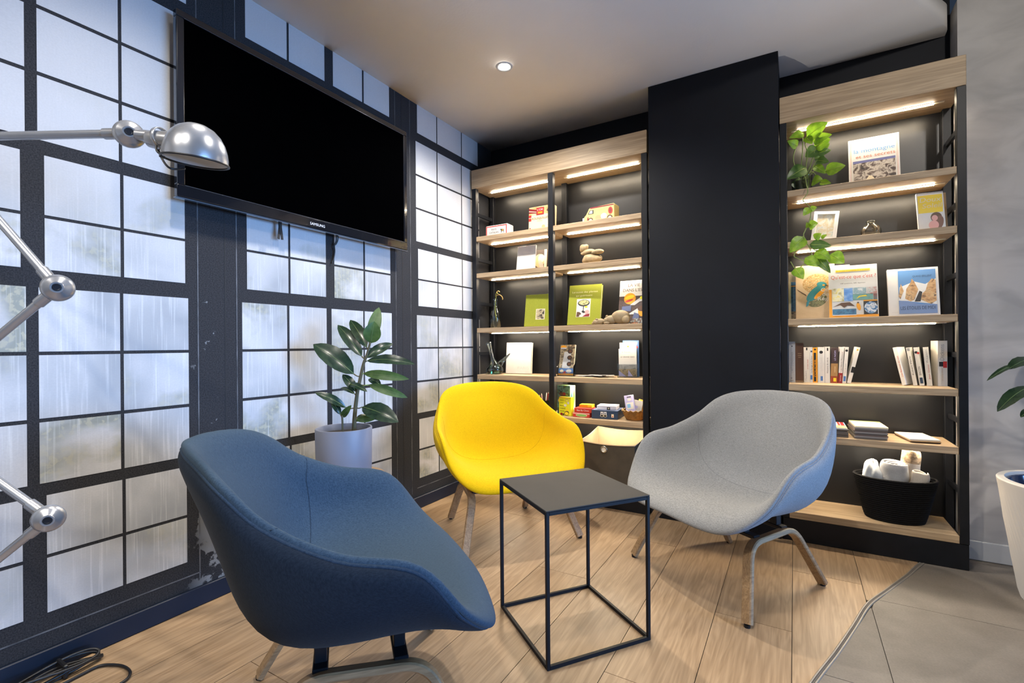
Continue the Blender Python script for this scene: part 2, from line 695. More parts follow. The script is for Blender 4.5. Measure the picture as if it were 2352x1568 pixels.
def mural_frame_mat():
    """printed iron window frame with chips of paint near the floor"""
    m, nt, b = newmat('printed dark window frame')
    b.inputs['Roughness'].default_value = 0.75
    b.inputs['Specular IOR Level'].default_value = 0.15
    g = nd(nt, 'ShaderNodeNewGeometry')
    n = nd(nt, 'ShaderNodeTexNoise')
    n.inputs['Scale'].default_value = 240
    n.inputs['Detail'].default_value = 3
    nt.links.new(g.outputs['Position'], n.inputs['Vector'])
    r = nd(nt, 'ShaderNodeValToRGB')
    r.color_ramp.elements[0].position = 0.3
    r.color_ramp.elements[1].position = 0.75
    r.color_ramp.elements[0].color = (0.014, 0.015, 0.018, 1)
    r.color_ramp.elements[1].color = (0.042, 0.042, 0.046, 1)
    nt.links.new(n.outputs['Fac'], r.inputs['Fac'])
    # peeled patch: noise threshold inside a small box of the wall
    n2 = nd(nt, 'ShaderNodeTexNoise')
    n2.inputs['Scale'].default_value = 9
    n2.inputs['Detail'].default_value = 8
    n2.inputs['Roughness'].default_value = 0.65
    nt.links.new(g.outputs['Position'], n2.inputs['Vector'])
    sx = nd(nt, 'ShaderNodeSeparateXYZ')
    nt.links.new(g.outputs['Position'], sx.inputs[0])

    def band(sock, c, half):
        a = nd(nt, 'ShaderNodeMath', operation='SUBTRACT')
        a.inputs[1].default_value = c
        nt.links.new(sock, a.inputs[0])
        d = nd(nt, 'ShaderNodeMath', operation='ABSOLUTE')
        nt.links.new(a.outputs[0], d.inputs[0])
        e = nd(nt, 'ShaderNodeMapRange')
        e.inputs[1].default_value = half
        e.inputs[2].default_value = half * 0.3
        nt.links.new(d.outputs[0], e.inputs[0])
        return e.outputs[0]
    by, bz = band(sx.outputs[1], -2.03, 0.13), band(sx.outputs[2], 0.22, 0.30)
    mu = nd(nt, 'ShaderNodeMath', operation='MULTIPLY')
    nt.links.new(by, mu.inputs[0])
    nt.links.new(bz, mu.inputs[1])
    mu2 = nd(nt, 'ShaderNodeMath', operation='MULTIPLY')
    mu2.inputs[1].default_value = 0.23
    nt.links.new(mu.outputs[0], mu2.inputs[0])
    ad = nd(nt, 'ShaderNodeMath', operation='ADD')
    nt.links.new(n2.outputs['Fac'], ad.inputs[0])
    nt.links.new(mu2.outputs[0], ad.inputs[1])
    th = nd(nt, 'ShaderNodeMapRange')
    th.inputs[1].default_value = 0.635
    th.inputs[2].default_value = 0.66
    nt.links.new(ad.outputs[0], th.inputs[0])
    th2 = nd(nt, 'ShaderNodeMath', operation='MULTIPLY')
    nt.links.new(th.outputs[0], th2.inputs[0])
    nt.links.new(by, th2.inputs[1])
    mx = nd(nt, 'ShaderNodeMix', data_type='RGBA')
    nt.links.new(th2.outputs[0], mx.inputs[0])
    nt.links.new(r.outputs['Color'], mx.inputs[6])
    mx.inputs[7].default_value = (0.20, 0.21, 0.22, 1)
    nt.links.new(mx.outputs[2], b.inputs['Base Color'])
    return m


M_FRAME = mural_frame_mat()


def mural_pane_mat():
    """printed frosted pane: pale, streaked by rain, dim greenery behind some of them"""
    m, nt, b = newmat('printed frosted pane')
    b.inputs['Roughness'].default_value = 0.6
    g = nd(nt, 'ShaderNodeNewGeometry')
    oi = nd(nt, 'ShaderNodeObjectInfo')
    k = nd(nt, 'ShaderNodeVectorMath', operation='MULTIPLY')
    k.inputs[1].default_value = (17.0, 3.0, 5.0)
    nt.links.new(oi.outputs['Random'], k.inputs[0])
    shift = nd(nt, 'ShaderNodeVectorMath', operation='ADD')
    nt.links.new(g.outputs['Position'], shift.inputs[0])
    nt.links.new(k.outputs[0], shift.inputs[1])

    def noise(scale, vec, detail=4, dist=0.0):
        mp = nd(nt, 'ShaderNodeMapping')
        mp.inputs['Scale'].default_value = vec
        nt.links.new(shift.outputs[0], mp.inputs['Vector'])
        n = nd(nt, 'ShaderNodeTexNoise')
        n.inputs['Scale'].default_value = scale
        n.inputs['Detail'].default_value = detail
        n.inputs['Distortion'].default_value = dist
        nt.links.new(mp.outputs[0], n.inputs['Vector'])
        return n.outputs['Fac']

    def rng(s, a, b_, c, d):
        r = nd(nt, 'ShaderNodeMapRange')
        for i, v in zip((1, 2, 3, 4), (a, b_, c, d)):
            r.inputs[i].default_value = v
        nt.links.new(s, r.inputs[0])
        return r.outputs[0]

    def mul(a, b_):
        n = nd(nt, 'ShaderNodeMath', operation='MULTIPLY')
        nt.links.new(a, n.inputs[0])
        nt.links.new(b_, n.inputs[1])
        return n.outputs[0]

    def mixc(f, a, col):
        n = nd(nt, 'ShaderNodeMix', data_type='RGBA')
        nt.links.new(f, n.inputs[0])
        nt.links.new(a, n.inputs[6])
        n.inputs[7].default_value = c4(col)
        return n.outputs[2]
    base = nd(nt, 'ShaderNodeRGB')
    base.outputs[0].default_value = (0.52, 0.525, 0.54, 1)
    col = base.outputs[0]
    # dim blue-grey cloud of what stands behind, different from pane to pane
    sz = nd(nt, 'ShaderNodeSeparateXYZ')
    nt.links.new(g.outputs['Position'], sz.inputs[0])
    low = rng(sz.outputs[2], 1.60, 1.30, 0.12, 1.0)
    cloud = mul(rng(noise(2.6, (1, 1, 1), 3, 0.4), 0.40, 0.66, 0.0, 0.85), low)
    col = mixc(cloud, col, (0.27, 0.29, 0.31))
    # greenery in some panes
    gate = rng(oi.outputs['Random'], 0.55, 0.8, 0.0, 1.0)
    sel = mul(mul(rng(noise(4.2, (1, 1, 1.4), 4, 0.3), 0.48, 0.64, 0.0, 0.9), gate), low)
    col = mixc(sel, col, (0.22, 0.235, 0.19))
    leaf = mul(sel, rng(noise(55, (1, 1, 1), 6, 0.2), 0.5, 0.58, 0.0, 0.65))
    col = mixc(leaf, col, (0.46, 0.43, 0.31))
    # rain streaks
    st = mul(rng(noise(1.0, (1, 150, 4.0), 3, 0.1), 0.54, 0.72, 0.0, 0.45), low)
    col = mixc(st, col, (0.70, 0.71, 0.72))
    fine = rng(noise(190, (1, 1, 1.3), 2), 0.3, 0.7, 0.0, 0.16)
    col = mixc(fine, col, (0.27, 0.28, 0.30))
    nt.links.new(col, b.inputs['Base Color'])
    return m


M_PANE = mural_pane_mat()

# ------------------------------------------------------------------ setting: floor
ZC = 2.487
CURVE = [(-6.6, 1.30), (-3.2, 1.62), (-2.4, 1.78), (-1.9, 1.895), (-1.62, 1.975), (-1.399, 2.045), (-1.227, 2.105), (-1.03, 2.168), (-0.823, 2.232), (-0.655, 2.312), (-0.451, 2.41), (-0.25, 2.50), (0.3, 2.78)]


def xc(y):
    for (a, xa), (b_, xb) in zip(CURVE, CURVE[1:]):
        if a <= y <= b_:
            t = (y - a) / (b_ - a)
            return xa + (xb - xa) * t
    return CURVE[0][1] if y < CURVE[0][0] else CURVE[-1][1]


M_SCREED = plain('floor screed', (0.03, 0.025, 0.02), 0.9)
floor = structure(obj('floor', B(-0.1, 5.6, -6.7, 0.1, -0.08, -0.004), M_SCREED))
GAP = 0.0011


def strip_pieces(x0, x1, y0, y1, side):
    """part of a rectangle on one side of the curved joint ('L' wood, 'R' tile)"""
    n = max(2, int((y1 - y0) / 0.04))
    ys = [y0 + (y1 - y0) * i / n for i in range(n + 1)]
    if side == 'L':
        rows = [(x0, min(x1, xc(y) - 0.009), y) for y in ys]
    else:
        rows = [(max(x0, xc(y) + 0.011), x1, y) for y in ys]
    rows = [r for r in rows if r[1] - r[0] > 0.004]
    if len(rows) < 2:
        return None
    if all(abs(r[0] - x0) < 1e-6 and abs(r[1] - x1) < 1e-6 for r in rows):
        return [(x0, y0), (x1, y0), (x1, y1), (x0, y1)]
    if side == 'L':
        return [(r[0], r[2]) for r in (rows[0],)] + [(r[1], r[2]) for r in rows] + [(rows[-1][0], rows[-1][2])]
    return [(rows[0][1], rows[0][2]), (rows[-1][1], rows[-1][2])] + [(r[0], r[2]) for r in reversed(rows)]


PW, PL = 0.2467, 1.548
for i in range(-5, 6):
    x0 = 1.735 + PW * (i) - PW * 1
    x0, x1 = 1.2425 + PW * i, 1.2425 + PW * (i + 1)
    x0c = max(x0, 0.0)
    if x1 <= 0.01:
        continue
    ys = -1.684 - 0.516 * (1 - i) if False else (-1.684 + 0.516 * (i - 1))
    y = ys
    while y > -6.6:
        y -= PL
    while y < 0.0:
        a, b_ = max(y, -6.6), min(y + PL, 0.0)
        if b_ - a > 0.02:
            p = strip_pieces(x0c + GAP, x1 - GAP, a + GAP, b_ - GAP, 'L')
            if p:
                obj('plank', prism(bmesh.new(), p, -0.0035, 0.0), M_FLOOR, floor)
        y += PL
TX = [2.24 + 0.6 * k for k in range(-2, 7)]
TY = [-0.765 + 0.6 * k for k in range(-10, 3)]
for a, b_ in zip(TX, TX[1:]):
    for c, d in zip(TY, TY[1:]):
        p = strip_pieces(a + GAP, min(b_, 5.6) - GAP, c + GAP, min(d, 0.1) - GAP, 'R')
        if p:
            obj('tile', prism(bmesh.new(), p, -0.0035, 0.0), M_TILE, floor)
cp = smooth_path([(xc(y) + 0.001, y, 0.0) for y, _ in CURVE[1:]], 8)
strip = structure(obj('trim_1', sweep(bmesh.new(), cp, [(-0.0095, -0.003), (0.0095, -0.003), (0.0095, 0.0003), (0.0075, 0.0022), (0.004, 0.0022), (0.0025, -0.001), (0.0, 0.0022), (-0.0025, -0.001), (-0.004, 0.0022), (-0.0075, 0.0022), (-0.0095, 0.0003)], up=(0, 0, 1)),
                      plain('bronze joint strip', (0.27, 0.25, 0.22), 0.4, 0.2)))

# ------------------------------------------------------------------ setting: ceiling island and dark void above
CE = [(-6.6, 1.35), (-3.2, 1.75), (-2.2, 1.96), (-1.5, 2.10), (-1.0, 2.235), (-0.7, 2.325), (-0.395, 2.452), (-0.267, 2.522), (-0.132, 2.598), (-0.084, 2.625), (-0.05, 2.634), (0.0, 2.636)]
ce = [(v.x, v.y) for v in smooth_path([(x, y, 0) for y, x in CE], 5)]
bm = prism(bmesh.new(), [(-0.1, 0.1)] + [(-0.1, -6.6)] + ce + [(2.636, 0.1)], ZC, ZC + 0.11)
for f in bm.faces:
    if abs(f.normal.z) < 0.5:
        f.smooth = True
ceiling = structure(obj('ceiling', bm, M_CEIL))
structure(obj('ceiling_void', B(-0.1, 5.6, -6.7, 0.1, 2.78, 2.86), plain('black void paint', (0.006, 0.006, 0.007), 0.9)))

# ------------------------------------------------------------------ setting: walls
wall_left = structure(obj('wall_left', B(-0.1, 0.0, -6.6, 0.1, 0.0, ZC), M_FRAME))
structure(obj('baseboard_left', B(0.0, 0.014, -6.6, -0.02, 0.001, 0.074, 0.003), M_SKIRT))
structure(obj('wall_back', B(0.0, 2.655, 0.0, 0.1, 0.0, 2.78), M_NAVY))
structure(obj('wall_column', B(1.276, 1.934, -0.295, 0.0, 0.001, ZC - 0.001, 0.002), M_NAVY))
structure(obj('wall_right', B(2.656, 5.6, -0.115, 0.1, 0.0, 2.585), M_PLASTER))
structure(obj('baseboard_right', B(2.656, 5.6, -0.129, -0.115, 0.001, 0.088, 0.003), M_WHITE))
structure(obj('wall_street', B(5.5, 5.6, -0.9, -0.129, 0.0, 2.78), M_PLASTER))

# printed window panes of the wall covering: every pane its own thin sheet on the frame print
Z_UP = [(2.313, ZC)]
Z_TALL = [(2.057, 2.257), (1.851, 2.045), (1.642, 1.839)]
Z_MID = [(1.413, 1.597), (1.244, 1.403)]
Z_LOW = [(0.990, 1.187), (0.784, 0.979), (0.584, 0.772)]
Z_BOT = [(0.362, 0.545), (0.182, 0.351)]
NARROW = {'A': [(-2.543, -2.350), (-2.340, -2.148)], 'Z': [(-2.79, -2.597)], 'B': [(-1.909, -1.717), (-1.706, -1.513), (-1.462, -1.274), (-1.262, -1.075)],
          'C': [(-0.838, -0.655), (-0.645, -0.388), (-0.378, -0.185)]}
WIDE = {'A': [(-2.558, -2.353), (-2.343, -2.138)], 'Z': [(-2.80, -2.586)], 'B': [(-1.931, -1.725), (-1.713, -1.511), (-1.481, -1.277), (-1.267, -1.066)],
        'C': [(-0.853, -0.655), (-0.645, -0.391), (-0.381, -0.176)]}
for K in (NARROW, WIDE):
    K['Y'] = [(a - 1.99, b_ - 1.99) for a, b_ in K['B']]
    K['X'] = [(a - 2.0, b_ - 2.0) for a, b_ in K['A']]
pane_me = None
random.seed(11)
panes = []
for bay in 'ZABCYX':
    up = NARROW if bay in 'BCY' else WIDE
    for zs, cols in ((Z_UP, up[bay]), (Z_TALL, WIDE[bay]), (Z_MID, NARROW[bay]), (Z_LOW, WIDE[bay]), (Z_BOT, NARROW[bay])):
        for z0, z1 in zs:
            for y0, y1 in cols:
                panes.append((y0, y1, z0, z1))
for y0, y1, z0, z1 in panes:
    if pane_me is None:
        o = obj('pane', box(bmesh.new(), 0, 1, -0.5, 0.5, -0.5, 0.5), M_PANE, wall_left)
        pane_me = o.data
    else:
        o = link(bpy.data.objects.new('pane', pane_me), wall_left)
    o.location = (0.0001, (y0 + y1) / 2, (z0 + z1) / 2)
    o.scale = (0.0012, y1 - y0, z1 - z0)
bm = bmesh.new()
for y in (-2.103, -1.953, -1.03, -0.905):
    box(bm, 0.0002, 0.0009, y - 0.0018, y + 0.0018, 0.10, ZC)
for z in (0.125,):
    box(bm, 0.0002, 0.0009, -3.2, -2.10, z - 0.0022, z + 0.0022)
    box(bm, 0.0002, 0.0009, -0.86, -0.30, z - 0.0022, z + 0.0022)
obj('frame_highlight', bm, plain('printed chalk line', (0.085, 0.088, 0.095), 0.6, noise=0.7, nscale=14), wall_left)
bm = bmesh.new()
for y in (-0.975, -2.00):
    box(bm, 0.0002, 0.0008, y - 0.002, y + 0.002, 0.08, ZC)
obj('frame_groove', bm, plain('printed groove', (0.006, 0.006, 0.007), 0.7), wall_left)

# made-up spotlight body, out of view, for the added fill beam
t = thing('added_fill_spotlight', 'added unseen black spotlight under the dark void, put there to brighten the plaster wall', 'ceiling light', (3.0, -2.1, 2.78))
obj('bracket', tube(bmesh.new(), [(0, 0, 0), (0, 0, -0.12)], 0.008, 10), M_STEEL, t, True)
ob = lathe(bmesh.new(), [(0.0, 0.075), (0.03, 0.075), (0.04, 0.05), (0.04, 0.012), (0.037, 0.012), (0.037, 0.03), (0.0, 0.03)], 24)
q = (Vector((2.45, -0.1, 1.5)) - Vector((3.0, -2.1, 2.62))).normalized()
bmesh.ops.transform(ob, matrix=Matrix.Translation(Vector((0, 0, -0.16)) - q * 0.0) @ (-q).to_track_quat('Z', 'Y').to_matrix().to_4x4(), verts=ob.verts)
obj('housing', ob, M_STEEL, t, True)

# downlights in the ceiling (the visible one and those over the camera)
for i, ((x, y), e) in enumerate(DOWNLIGHTS):
    t = thing('ceiling_downlight', 'small round recessed spotlight in the ceiling above the yellow chair' if i == 0 else 'small round recessed ceiling spotlight towards the room behind the camera',
              'ceiling light', (x, y, ZC), group='recessed ceiling spotlights')
    if i:
        t['label'] = ['', 'recessed ceiling spotlight above the floor lamp', 'recessed ceiling spotlight above the black side table',
                      'recessed ceiling spotlight behind the camera, nearer the joint strip', 'recessed ceiling spotlight behind the camera, nearer the window mural'][i]
    obj('trim_ring', lathe(bmesh.new(), [(0.030, 0.0), (0.036, -0.004), (0.044, -0.003), (0.046, 0.0)], 28), M_WHITE, t, True)
    obj('lens', lathe(bmesh.new(), [(0.0, -0.0012), (0.030, -0.0012), (0.030, 0.0)], 24), emit('downlight lens', (1.0, 0.95, 0.86), 60.0), t, True)

# ------------------------------------------------------------------ bookcases
SHELF_TOP = [1.768, 1.508, 1.120, 0.791, 0.536]
TH = 0.032
M_LED = emit('warm led strip', (1.0, 0.84, 0.62), LED_STRENGTH)
M_LEDTAPE = plain('led tape backing', (0.8, 0.72, 0.55), 0.5)
M_ALU = plain('aluminium led channel', (0.42, 0.43, 0.45), 0.35, 0.6)
YF, YB = -0.285, -0.020


def post(parent, x0, x1, y0, y1, z0, z1):
    obj('post', B(x0, x1, y0, y1, z0, z1, 0.0015), M_STEEL, parent)


def bookcase(name, label, x0, x1, cells, fronts, rears, ends):
    t = thing(name, label, 'bookcase', ((x0 + x1) / 2, -0.15, 0))
    O = Vector((-(x0 + x1) / 2, 0.15, 0))

    def put(nm, bm, m):
        bmesh.ops.translate(bm, vec=O, verts=bm.verts)
        return obj(nm, bm, m, t)
    put('back_panel', B(x0 + 0.002, x1 - 0.002, YB, -0.001, 0.10, 2.118), M_BACK)
    put('cornice', B(x0, x1, YF - 0.004, YB + 0.004, 2.114, 2.246, 0.002), M_OAK)
    put('plinth', B(x0 + 0.002, x1 - 0.001, YF + 0.002, -0.02, 0.001, 0.113, 0.002), M_STEEL)
    for a, b_ in cells:
        for zt in SHELF_TOP:
            put('shelf', B(a, b_, YF, YB, zt - TH, zt, 0.0015), M_OAK)
        put('bottom_shelf', B(a, b_, YF, YB, 0.1135, 0.148, 0.0015), M_OAK)
        for zt in [2.114] + [q - TH for q in SHELF_TOP]:
            s = put('led_channel', B(a + 0.02, b_ - 0.012, -0.159, -0.143, zt - 0.003, zt - 0.0002), M_LEDTAPE)
            bm = B(a + 0.045, b_ - 0.05, -0.158, -0.144, zt - 0.0048, zt - 0.0031)
            bmesh.ops.translate(bm, vec=O, verts=bm.verts)
            obj('led_strip', bm, M_LED, s)
    for a, b_ in fronts:
        put('post', B(a, b_, YF - 0.001, YF + 0.033, 0.1135, 2.1135, 0.0015), M_STEEL)
    for a, b_ in rears:
        put('post', B(a, b_, -0.054, YB, 0.1135, 2.1135, 0.0015), M_STEEL)
    for xa in ends:
        for z in (0.33, 0.645, 0.94, 1.30, 1.615, 1.94):
            put('rung', B(xa - 0.006, xa + 0.006, YF + 0.033, -0.054, z - 0.012, z + 0.012, 0.001), M_STEEL)
    return t


bookcase('bookcase', 'oak and black steel bookcase in the corner, left of the dark column', 0.018, 1.264,
         [(0.053, 0.6205), (0.6575, 1.2295)], [(0.018, 0.052), (0.621, 0.657), (1.230, 1.264)], [(0.018, 0.052), (0.612, 0.650), (1.230, 1.264)], [0.035, 1.247])
bookcase('bookcase', 'oak and black steel bookcase between the dark column and the grey plaster wall', 1.938, 2.646,
         [(1.9695, 2.6135)], [(1.938, 1.969), (2.614, 2.646)], [(1.938, 1.969), (2.614, 2.646)], [1.953, 2.630])

# ------------------------------------------------------------------ lounge chairs
RIMK = [(0.0, -0.386, 0.311), (0.248, -0.358, 0.314), (0.354, -0.27, 0.4), (0.387, -0.166, 0.531), (0.371, -0.011, 0.572), (0.33, 0.123, 0.634),
        (0.286, 0.209, 0.705), (0.216, 0.264, 0.741), (0.11, 0.318, 0.7555), (0.0, 0.346, 0.756)]
SPINE = [(0, -0.386, 0.311), (0.08, -0.345, 0.322), (0.2, -0.22, 0.324), (0.33, -0.07, 0.314), (0.44, 0.05, 0.312), (0.53, 0.135, 0.335), (0.62, 0.19, 0.41),
         (0.72, 0.225, 0.51), (0.82, 0.268, 0.61), (0.91, 0.314, 0.692), (1.0, 0.346, 0.756)]


def catmull(pts, x):
    """value of a Catmull-Rom curve through pts at parameter x (index units)"""
    n = len(pts)
    i = min(int(x), n - 2)
    t = x - i
    P = [Vector(pts[k]) if 0 <= k < n else None for k in (i - 1, i, i + 1, i + 2)]
    if P[0] is None:
        P[0] = Vector((-pts[1][0], pts[1][1], pts[1][2]))
    if P[3] is None:
        P[3] = Vector((-pts[n - 2][0], pts[n - 2][1], pts[n - 2][2]))
    a, b, c, d = P
    return 0.5 * (2 * b + (c - a) * t + (2 * a - 5 * b + 4 * c - d) * t * t + (-a + 3 * b - 3 * c + d) * t ** 3)


def spine(t):
    for k in range(len(SPINE) - 1):
        if SPINE[k][0] <= t <= SPINE[k + 1][0]:
            break
    q = [Vector((0, SPINE[i][1], SPINE[i][2])) for i in (max(k - 1, 0), k, k + 1, min(k + 2, len(SPINE) - 1))]
    u = (t - SPINE[k][0]) / (SPINE[k + 1][0] - SPINE[k][0])
    a, b, c, d = q
    return 0.5 * (2 * b + (c - a) * u + (2 * a - 5 * b + 4 * c - d) * u * u + (-a + 3 * b - 3 * c + d) * u ** 3)


S1, S2 = 1.3, 7.1


def shell_sec(u, t):
    Cc = spine(t)
    R_ = catmull(RIMK, S1 + (S2 - S1) * t)
    D = R_ - Cc
    ph = abs(u) * PI / 2
    k = math.sin(PI * t) ** 0.8 if 0 < t < 1 else 0.0
    px, pz = 1.0 - 0.20 * k, 1.0 + 0.12 * k
    f, g = math.sin(ph) ** px, (1 - math.cos(ph)) ** pz
    return Vector((math.copysign(D.x * f, u) if u else 0.0, Cc.y + D.y * g, Cc.z + D.z * g))


NU, NT = 56, 56


def rim_row(u, s):
    p = catmull(RIMK, s)
    return Vector((math.copysign(p.x, u) if u else 0.0, p.y, p.z))


def shell_mid(u, t):
    """section across the shell, eased so that the first and last rows follow the rim curve exactly"""
    p = shell_sec(u, t)
    a = abs(u)
    for t0, s, d in ((0.0, S1 * a, t), (1.0, S2 + (len(RIMK) - 1 - S2) * (1 - a), 1 - t)):
        w = max(0.0, 1 - d / 0.45)
        if w > 0:
            w = w * w * (3 - 2 * w)
            p = p + (rim_row(u, s) - shell_sec(u, t0)) * w
    return p



def relax(G, n):
    for _ in range(n):
        H = [[v.copy() for v in r] for r in G]
        for i in range(1, NT):
            for j in range(1, NU):
                H[i][j] = G[i][j] * 0.5 + (G[i - 1][j] + G[i + 1][j] + G[i][j - 1] + G[i][j + 1]) * 0.125
        G = H
    return G


def shell_grids():
    us = [math.copysign(1 - (1 - abs(q)) ** 1.9, q) for q in [j / NU * 2 - 1 for j in range(NU + 1)]]
    ts = [0.5 + math.copysign(0.5 * (1 - (1 - abs(2 * q - 1)) ** 1.8), q - 0.5) for q in [i / NT for i in range(NT + 1)]]
    G = relax([[shell_mid(u, t) for u in us] for t in ts], 5)
    from mathutils.kdtree import KDTree
    FC = KDTree(NT * NU)
    FN = []
    for i in range(NT):
        for j in range(NU):
            FN.append((G[i][j + 1] - G[i + 1][j]).cross(G[i + 1][j + 1] - G[i][j]))     # area weighted, towards the sitter
            FC.insert((G[i][j] + G[i][j + 1] + G[i + 1][j] + G[i + 1][j + 1]) / 4, len(FN) - 1)
    FC.balance()
    Nn = []
    for r in G:
        row = []
        for p in r:
            acc = Vector()
            for co, k, d in FC.find_range(p, 0.075):
                acc += FN[k] * (1 - d / 0.076)
            row.append(acc.normalized())
        Nn.append(row)
    bor = ([G[0][j] for j in range(NU + 1)] + [G[i][NU] for i in range(1, NT + 1)] + [G[NT][j] for j in range(NU - 1, -1, -1)] + [G[i][0] for i in range(NT - 1, 0, -1)])
    nb = len(bor)
    fine = []
    for k in range(nb):
        p, q = bor[k], bor[(k + 1) % nb]
        fine += [p, p.lerp(q, 1 / 3), p.lerp(q, 2 / 3)]
    kd = KDTree(len(fine))
    for k, p in enumerate(fine):
        kd.insert(p, k)
    kd.balance()
    D = [[0.0] * (NU + 1) for _ in range(NT + 1)]
    E = [[None] * (NU + 1) for _ in range(NT + 1)]
    Q = [[None] * (NU + 1) for _ in range(NT + 1)]
    nf = len(fine)
    for i in range(NT + 1):
        for j in range(NU + 1):
            q, k, d = kd.find(G[i][j])
            D[i][j] = d
            Q[i][j] = q.copy()
            tan = (fine[(k + 3) % nf] - fine[k - 3]).normalized()
            e = tan.cross(Nn[i][j])
            if e.length > 1e-6:
                e.normalize()
            E[i][j] = e
    # frames along the rim, smoothed round the loop so that the roll has no kinks
    en, nn = [], []
    for k in range(nf):
        cen, acc, sw = Vector(), Vector(), 0.0
        for co, kk, dd in FC.find_range(fine[k], 0.075):
            wgt = FN[kk].length
            cen += co * wgt
            acc += FN[kk]
            sw += wgt
        n = acc.normalized()
        tan = (fine[(k + 3) % nf] - fine[k - 3]).normalized()
        e = tan.cross(n).normalized()
        if e.dot(fine[k] - cen / max(sw, 1e-12)) < 0:
            e = -e
        en.append(e)
        nn.append(n)
    arc = [0.0]
    for k in range(nf):
        arc.append(arc[-1] + (fine[(k + 1) % nf] - fine[k]).length)
    tot = arc[-1]
    es, ns = [], []
    for k in range(nf):
        a, b = Vector(), Vector()
        for m in range(nf):
            dd = abs(arc[m] - arc[k])
            dd = min(dd, tot - dd)
            if dd < 0.13:
                wgt = math.exp(-(dd / 0.055) ** 2) * (arc[m + 1] - arc[m] + 1e-5)
                a += en[m] * wgt
                b += nn[m] * wgt
        es.append(a.normalized())
        ns.append(b.normalized())
    for i in range(NT + 1):
        for j in range(NU + 1):
            q, k, d = kd.find(G[i][j])
            E[i][j] = es[k]
            x = min(1.0, d / 0.075)
            x = x * x * (3 - 2 * x)
            Nn[i][j] = ns[k].lerp(Nn[i][j], x).normalized()
    return us, ts, G, Nn, D, E, Q


US, TS, GM, GN, GD, GE, GQ = shell_grids()
ROLL_W, ROLL_T = 0.050, 0.036


def roll_in(i, j):
    """upholstery rolls over the rim: out from the seam, over a rounded crest, then down the inside"""
    x = min(1.0, GD[i][j] / ROLL_W)
    th = PI * x
    s = x * x * (3 - 2 * x)
    base = GQ[i][j].lerp(GM[i][j], s)
    return base + GN[i][j] * (ROLL_T * 0.5 * (1 - math.cos(th))) + GE[i][j] * (ROLL_T * 0.62 * math.sin(th))


def roll_out(i, j):
    d = GD[i][j]
    k = min(1.0, d / 0.03)
    return GM[i][j] - GN[i][j] * (0.016 * math.sqrt(max(0.0, 1 - (1 - k) ** 2)))


GIN = [[roll_in(i, j) for j in range(NU + 1)] for i in range(NT + 1)]
GIN = relax(GIN, 1)
GOUT = [[roll_out(i, j) for j in range(NU + 1)] for i in range(NT + 1)]


def grid_mesh(G, flip):
    bm = bmesh.new()
    V = [[bm.verts.new(p) for p in r] for r in G]
    for i in range(NT):
        for j in range(NU):
            q = (V[i][j], V[i][j + 1], V[i + 1][j + 1], V[i + 1][j])
            bm.faces.new(tuple(reversed(q)) if flip else q)
    return bm


BORDER = ([GM[0][j] for j in range(NU + 1)] + [GM[i][NU] for i in range(1, NT + 1)] + [GM[NT][j] for j in range(NU - 1, -1, -1)] + [GM[i][0] for i in range(NT - 1, 0, -1)])


def grid_at(G, u, t):
    j = min(range(NU + 1), key=lambda k: abs(US[k] - u))
    j = min(max(j, 0), NU - 1) if US[j] <= u else j - 1
    j = max(0, min(j, NU - 1))
    i = max(0, min(NT - 1, next((k for k in range(NT) if TS[k + 1] >= t), NT - 1)))
    a = (u - US[j]) / (US[j + 1] - US[j])
    b = (t - TS[i]) / (TS[i + 1] - TS[i])
    return (G[i][j] * (1 - a) + G[i][j + 1] * a) * (1 - b) + (G[i + 1][j] * (1 - a) + G[i + 1][j + 1] * a) * b


SEAM = []
for k in range(81):
    u = -0.985 + 1.97 * k / 80
    SEAM.append(grid_at(GIN, u, 0.475 + 0.16 * abs(u) ** 2.2))
CH = {}


def make_chair(label, loc, deg, f_in, f_out, f_seam):
    t = thing('lounge_chair', label, 'armchair', (loc[0], loc[1], 0), (0, 0, math.radians(deg)), 'shell lounge chairs round the side table')
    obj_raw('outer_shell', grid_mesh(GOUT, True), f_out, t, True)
    obj_raw('cushion', grid_mesh(GIN, False), f_in, t, True)
    bm = tube(bmesh.new(), BORDER, 0.0042, 8, True)
    obj('piping', bm, f_seam, t, True)
    bm = tube(bmesh.new(), SEAM, 0.0014, 6)
    obj('stitched_seam', bm, f_seam, t, True)
    for s in (-1, 1):
        path = fillet([(s * 0.309, -0.309, 0.010), (s * 0.238, -0.212, 0.248), (s * 0.205, 0.075, 0.250), (s * 0.234, 0.221, 0.010)], 0.062, 8)
        P = [Vector(p) for p in path]
        nrm = (P[-1] - P[0]).cross(P[len(P) // 2] - P[0]).normalized()
        fr = obj('leg_frame', sweep(bmesh.new(), P, rsect(0.021, 0.038, 0.004), up=nrm), M_LEGWOOD, t, 'auto')
        for p in (P[0], P[-1]):
            obj('glide', lathe(bmesh.new(), [(0.0, -0.010), (0.011, -0.010), (0.011, 0.001), (0.0, 0.001)], 12, p), M_STEEL, fr)
    for y, xw in ((-0.15, 0.224), (0.03, 0.206)):
        bk = obj('cross_bar', B(-xw, xw, y - 0.017, y + 0.017, 0.250, 0.264, 0.002), M_STEEL, t)
        for s in (-1, 1):
            obj('mount_block', B(s * 0.165 - 0.016, s * 0.165 + 0.016, y - 0.014, y + 0.014, 0.262, 0.325, 0.002), M_STEEL, bk)
    return t


